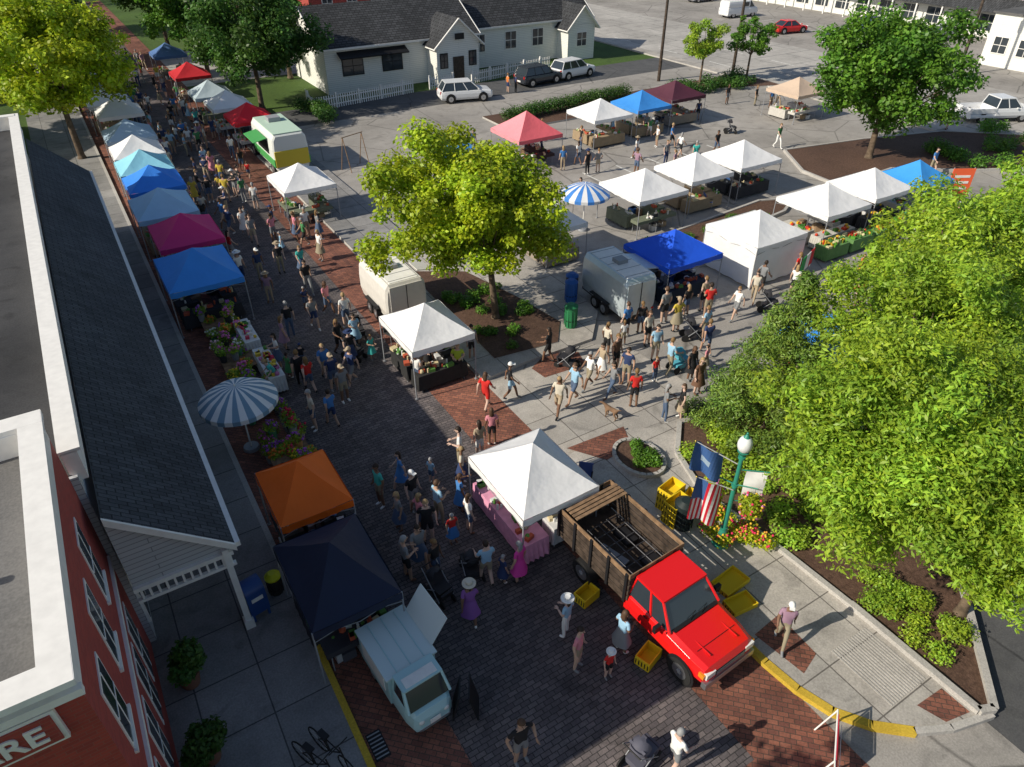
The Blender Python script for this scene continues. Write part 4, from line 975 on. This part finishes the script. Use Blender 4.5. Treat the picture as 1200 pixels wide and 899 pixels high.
for s in(-.25,.25):
    for i in range(n+1):
        a=math.pi*i/n;vs.append((s,.275*math.cos(a),.995+.27*math.sin(a)))
b.add(vs,[(i,i+1,i+n+2,i+n+1) for i in range(n)],BL,True);b.poly(vs[:n+1],BL);b.poly(vs[n+1:],BL)
for a in(-.2,.2):
    for c in(-.22,.22):b.box((a,c,.13),(.06,.06,.26),BL)
b.box((.256,0,.7),(.012,.3,.3),WHITE);b.box((0,-.285,.8),(.3,.02,.12),WHITE)
b.obj('mailbox',(.45,13.5,.13),D2(10))
def binn(name,x,y,c,lid,z=0,h=.95,r=.28):
    b=B();m=pm(c,.5,name='bin_plastic');b.cyl((0,0,0),(0,0,h),r*.85,r,m,16);b.cyl((0,0,h),(0,0,h+.05),r*1.08,r*1.08,pm(lid,.5,name='bin_lid'),16);b.cyl((0,0,h+.05),(0,0,h+.17),r,r*.5,pm(lid,.5,name='bin_lid'),16)
    b.cyl((0,0,h*.35),(0,0,h*.38),r*.97,r*.97,BLACK,16)
    for i in range(12):
        a=i*math.pi/6;b.box((r*.96*math.cos(a),r*.96*math.sin(a),h*.5),(.03,.03,h*.85),m,rz=a)
    b.obj(name,(x,y,z))
binn('litter_bin',1.05,13.9,(.03,.03,.03),(.55,.55,.02),.13,.6,.2)
binn('litter_bin',16.0,21.1,(.03,.2,.08),(.03,.2,.08),.12);binn('recycling_bin',17.3,22.9,(.03,.12,.4),(.03,.12,.4),.12);binn('recycling_bin',17.7,23.4,(.05,.05,.05),(.03,.12,.4),.12)
binn('litter_bin',12.1,9.9,(.02,.03,.03),(.02,.03,.03),.12,.9,.3)
YC=pm((.75,.53,.02),.5,name='yellow_plastic')
def crate(x,y,z,rz,n=1,s=(.6,.42,.3)):
    b=B()
    for k in range(n):
        o=k*(s[2]+.01);b.box((0,0,o+.02),(s[0],s[1],.04),YC)
        for a in(-1,1):
            b.box((a*(s[0]/2-.015),0,o+s[2]/2+.02),(.03,s[1],s[2]),YC);b.box((0,a*(s[1]/2-.015),o+s[2]/2+.02),(s[0]-.06,.03,s[2]),YC)
        for j in range(5):b.box((-s[0]/2-.003,-s[1]*.4+j*s[1]*.2,o+s[2]/2),(.012,.03,s[2]*.6),BLACK)
    b.obj('yellow_crate',(x,y,z),rz,bevel=.006)
crate(8.35,7.05,.0,.3);crate(8.15,9.35,0,.2);crate(12.35,10.75,.12,.2,3,(.75,.5,.26));crate(12.1,10.2,.12,.1,3,(.75,.5,.26));crate(12.75,10.3,.12,.4,2);crate(11.75,7.6,.12,.1,1,(.95,.6,.14));crate(11.45,6.95,.12,-.1,1,(.8,.5,.14))
def stroller(x,y,rz,c=(.03,.03,.035)):
    b=B();m=pm(c,.7,name='stroller_fabric')
    for s in(-.24,.24):
        b.cyl((s,.42,1.0),(s,-.3,.2),.014,.014,GREYM,6);b.cyl((s,-.1,.55),(s,.35,.18),.014,.014,GREYM,6)
        b.cyl((s-.02,.36,.16),(s+.02,.36,.16),.16,.16,RUB,14);b.cyl((s*.8-.02,-.36,.12),(s*.8+.02,-.36,.12),.12,.12,RUB,14)
    b.cyl((-.24,.42,1.0),(.24,.42,1.0),.018,.018,BLACK,6)
    b.box((0,-.08,.5),(.42,.42,.06),m);b.box((0,.16,.72),(.42,.06,.5),m,rx=-.35);b.box((0,-.32,.36),(.4,.06,.28),m,rx=.3);b.box((0,.1,.25),(.4,.4,.18),m)
    b.sph((0,.1,.8),(.23,.26,.24),m,12,8,filt=lambda p:p.z>0 and p.y>-.35)
    b.obj('pushchair',(x,y,0),rz)
stroller(5.9,11.75,D2(170));stroller(6.55,5.2,D2(100),(.1,.1,.13));stroller(14.15,18.75,D2(-150));stroller(7.2,23.8,D2(30));stroller(17.9,16.3,D2(90),(.1,.4,.5));stroller(4.8,11.5,D2(10));stroller(19.9,17.7,D2(60));stroller(7.9,25.2,D2(0));stroller(24.5,17.7,D2(50));stroller(43,38,D2(50))
b=B()
for s in(-.6,.6):b.cyl((s,-.25,0),(s,.0,1.0),.02,.02,WHITE,6);b.cyl((s,.25,0),(s,0,1.0),.02,.02,WHITE,6)
b.box((0,-.12,.62),(1.15,.02,.6),FR,rx=-.25);b.box((0,-.16,.7),(.9,.01,.12),FW,rx=-.25);b.cyl((-.62,0,1.0),(.62,0,1.0),.02,.02,WHITE,6)
b.obj('street_barricade',(10.1,3.1,0),D2(35))
b=B()
for s in(-.8,.8):b.cyl((s,-.5,0),(s,0,2.2),.03,.03,WOOD,6);b.cyl((s,.5,0),(s,0,2.2),.03,.03,WOOD,6)
b.cyl((-.9,0,2.2),(.9,0,2.2),.03,.03,WOOD,6);b.obj('timber_swing_frame',(15.8,45.5,0),D2(20))
def bike(x,y,rz,z=.13):
    b=B()
    for yy in(-.5,.5):
        for i in range(20):
            a,c=2*math.pi*i/20,2*math.pi*(i+1)/20;b.cyl((0,yy+.33*math.cos(a),.34+.33*math.sin(a)),(0,yy+.33*math.cos(c),.34+.33*math.sin(c)),.018,.018,RUB,5)
        for i in range(6):a=math.pi*i/6;b.cyl((0,yy+.33*math.cos(a),.34+.33*math.sin(a)),(0,yy-.33*math.cos(a),.34-.33*math.sin(a)),.003,.003,METAL,4)
    for p,q in(((0,.5,.34),(0,.1,.3)),((0,.1,.3),(0,.2,.8)),((0,.1,.3),(0,-.35,.8)),((0,.2,.75),(0,-.33,.78)),((0,-.5,.34),(0,-.33,.98)),((0,.5,.34),(0,.2,.72))):b.cyl(p,q,.016,.016,BLACK,6)
    b.cyl((-.25,-.3,1.0),(.25,-.3,1.0),.014,.014,BLACK,6);b.box((0,.22,.86),(.14,.26,.05),BLACK);b.obj('bicycle',(x,y,z),rz)
bike(.8,8.7,D2(20));bike(.45,8.6,D2(25))
for i,(x,y) in enumerate([(-1.5,12.3),(-1.5,10.2),(-1.4,8.9)]):
    b=B();b.cyl((0,0,0),(0,0,.45),.2,.28,pm((.25,.12,.08),.7,name='terracotta'),14);b.obj('plant_pot',(x,y,.13));shrub('potted_plant',[(x+gg.uniform(-.25,.25),y+gg.uniform(-.25,.25),.85+gg.uniform(-.1,.3),.28) for _ in range(7)],2600,.12,LF_D,80+i)
def chair(x,y,rz,c):
    b=B();m=pm(c,.6,name='chair_fabric');b.box((0,0,.44),(.46,.44,.04),m);b.box((0,.22,.7),(.46,.03,.46),m,rx=-.15)
    for s in(-.22,.22):
        for t in(-.2,.2):b.cyl((s,t,0),(s,t*1.05,.62 if t<0 else .9),.012,.012,GREYM,5)
        b.box((s,0,.63),(.05,.44,.02),BLACK)
    b.obj('folding_chair',(x,y,0),rz)
for i,(x,y) in enumerate([(26,27),(30.8,28),(34,28.3),(22.5,22),(2.6,17.6),(10.6,12.8),(9.0,24.2),(24.4,24.0)]):chair(x,y,i*1.1,(.05,.1,.3) if i%2 else (.05,.05,.05))
person(2.55,17.55,'black','denim',D2(252),'sit',kind='woman',bottom='pants')
J=[(0,-.42,.62),(0,-.3,.6),(0,-.12,.48),(0,.12,.46),(0,.3,.47),(0,.42,.56),(0,.55,.62)]
V=J[:];E=[(i,i+1) for i in range(6)];RD=[.05,.06,.11,.1,.09,.02,.012]
for s in(-.08,.08):
    i=len(V);V+=[(s,-.14,.3),(s,-.12,.16),(s,-.15,.02)];E+=[(2,i),(i,i+1),(i+1,i+2)];RD+=[.045,.03,.028]
    i=len(V);V+=[(s,.24,.3),(s,.36,.17),(s,.31,.02)];E+=[(4,i),(i,i+1),(i+1,i+2)];RD+=[.055,.03,.028]
V+=[(0,-.56,.58)];E+=[(0,len(V)-1)];RD+=[.03]
me=bpy.data.meshes.new('dog');me.from_pydata(V,E,[]);o=bpy.data.objects.new('dog',me);COL.objects.link(o);o.modifiers.new('s','SKIN').use_smooth_shade=True
for i,r in enumerate(RD):me.skin_vertices[0].data[i].radius=(r,r);me.skin_vertices[0].data[i].use_root=(i==3)
o.modifiers.new('d','SUBSURF').levels=1;me.materials.append(pm((.2,.12,.07),.8,name='dog_fur',var=.3));o.location=(13.6,15.3,0);o.rotation_euler=(0,0,D2(200));o.scale=(.85,)*3
# ------------------------------------------------------------------ light, sky, camera
el,az=33,277
w=bpy.data.worlds.new('World');S.world=w;w.use_nodes=True;nt=w.node_tree
sk=nt.nodes.new('ShaderNodeTexSky');sk.sky_type='NISHITA';sk.sun_disc=False;sk.sun_elevation=D2(el);sk.sun_rotation=D2(az)
nt.links.new(sk.outputs[0],nt.nodes['Background'].inputs[0]);nt.nodes['Background'].inputs[1].default_value=.1
l=bpy.data.lights.new('sun','SUN');l.energy=5;l.angle=D2(.5);l.color=(1,.92,.78)
o=bpy.data.objects.new('sun',l);COL.objects.link(o)
a=D2(az);sd=Vector((math.sin(a)*math.cos(D2(el)),math.cos(a)*math.cos(D2(el)),math.sin(D2(el))))
o.rotation_euler=(-sd).to_track_quat('-Z','Y').to_euler();o.location=(0,0,40)
c=bpy.data.cameras.new('camera');o=bpy.data.objects.new('camera',c);COL.objects.link(o)
c.sensor_width=36;c.lens=36*830/1200;c.clip_end=2000;c.clip_start=.1
o.location=(0,0,16);o.rotation_euler=(D2(90-35.7),0,D2(-31.7));S.camera=o
S.view_settings.view_transform='Standard';S.view_settings.look='None';S.view_settings.exposure=0
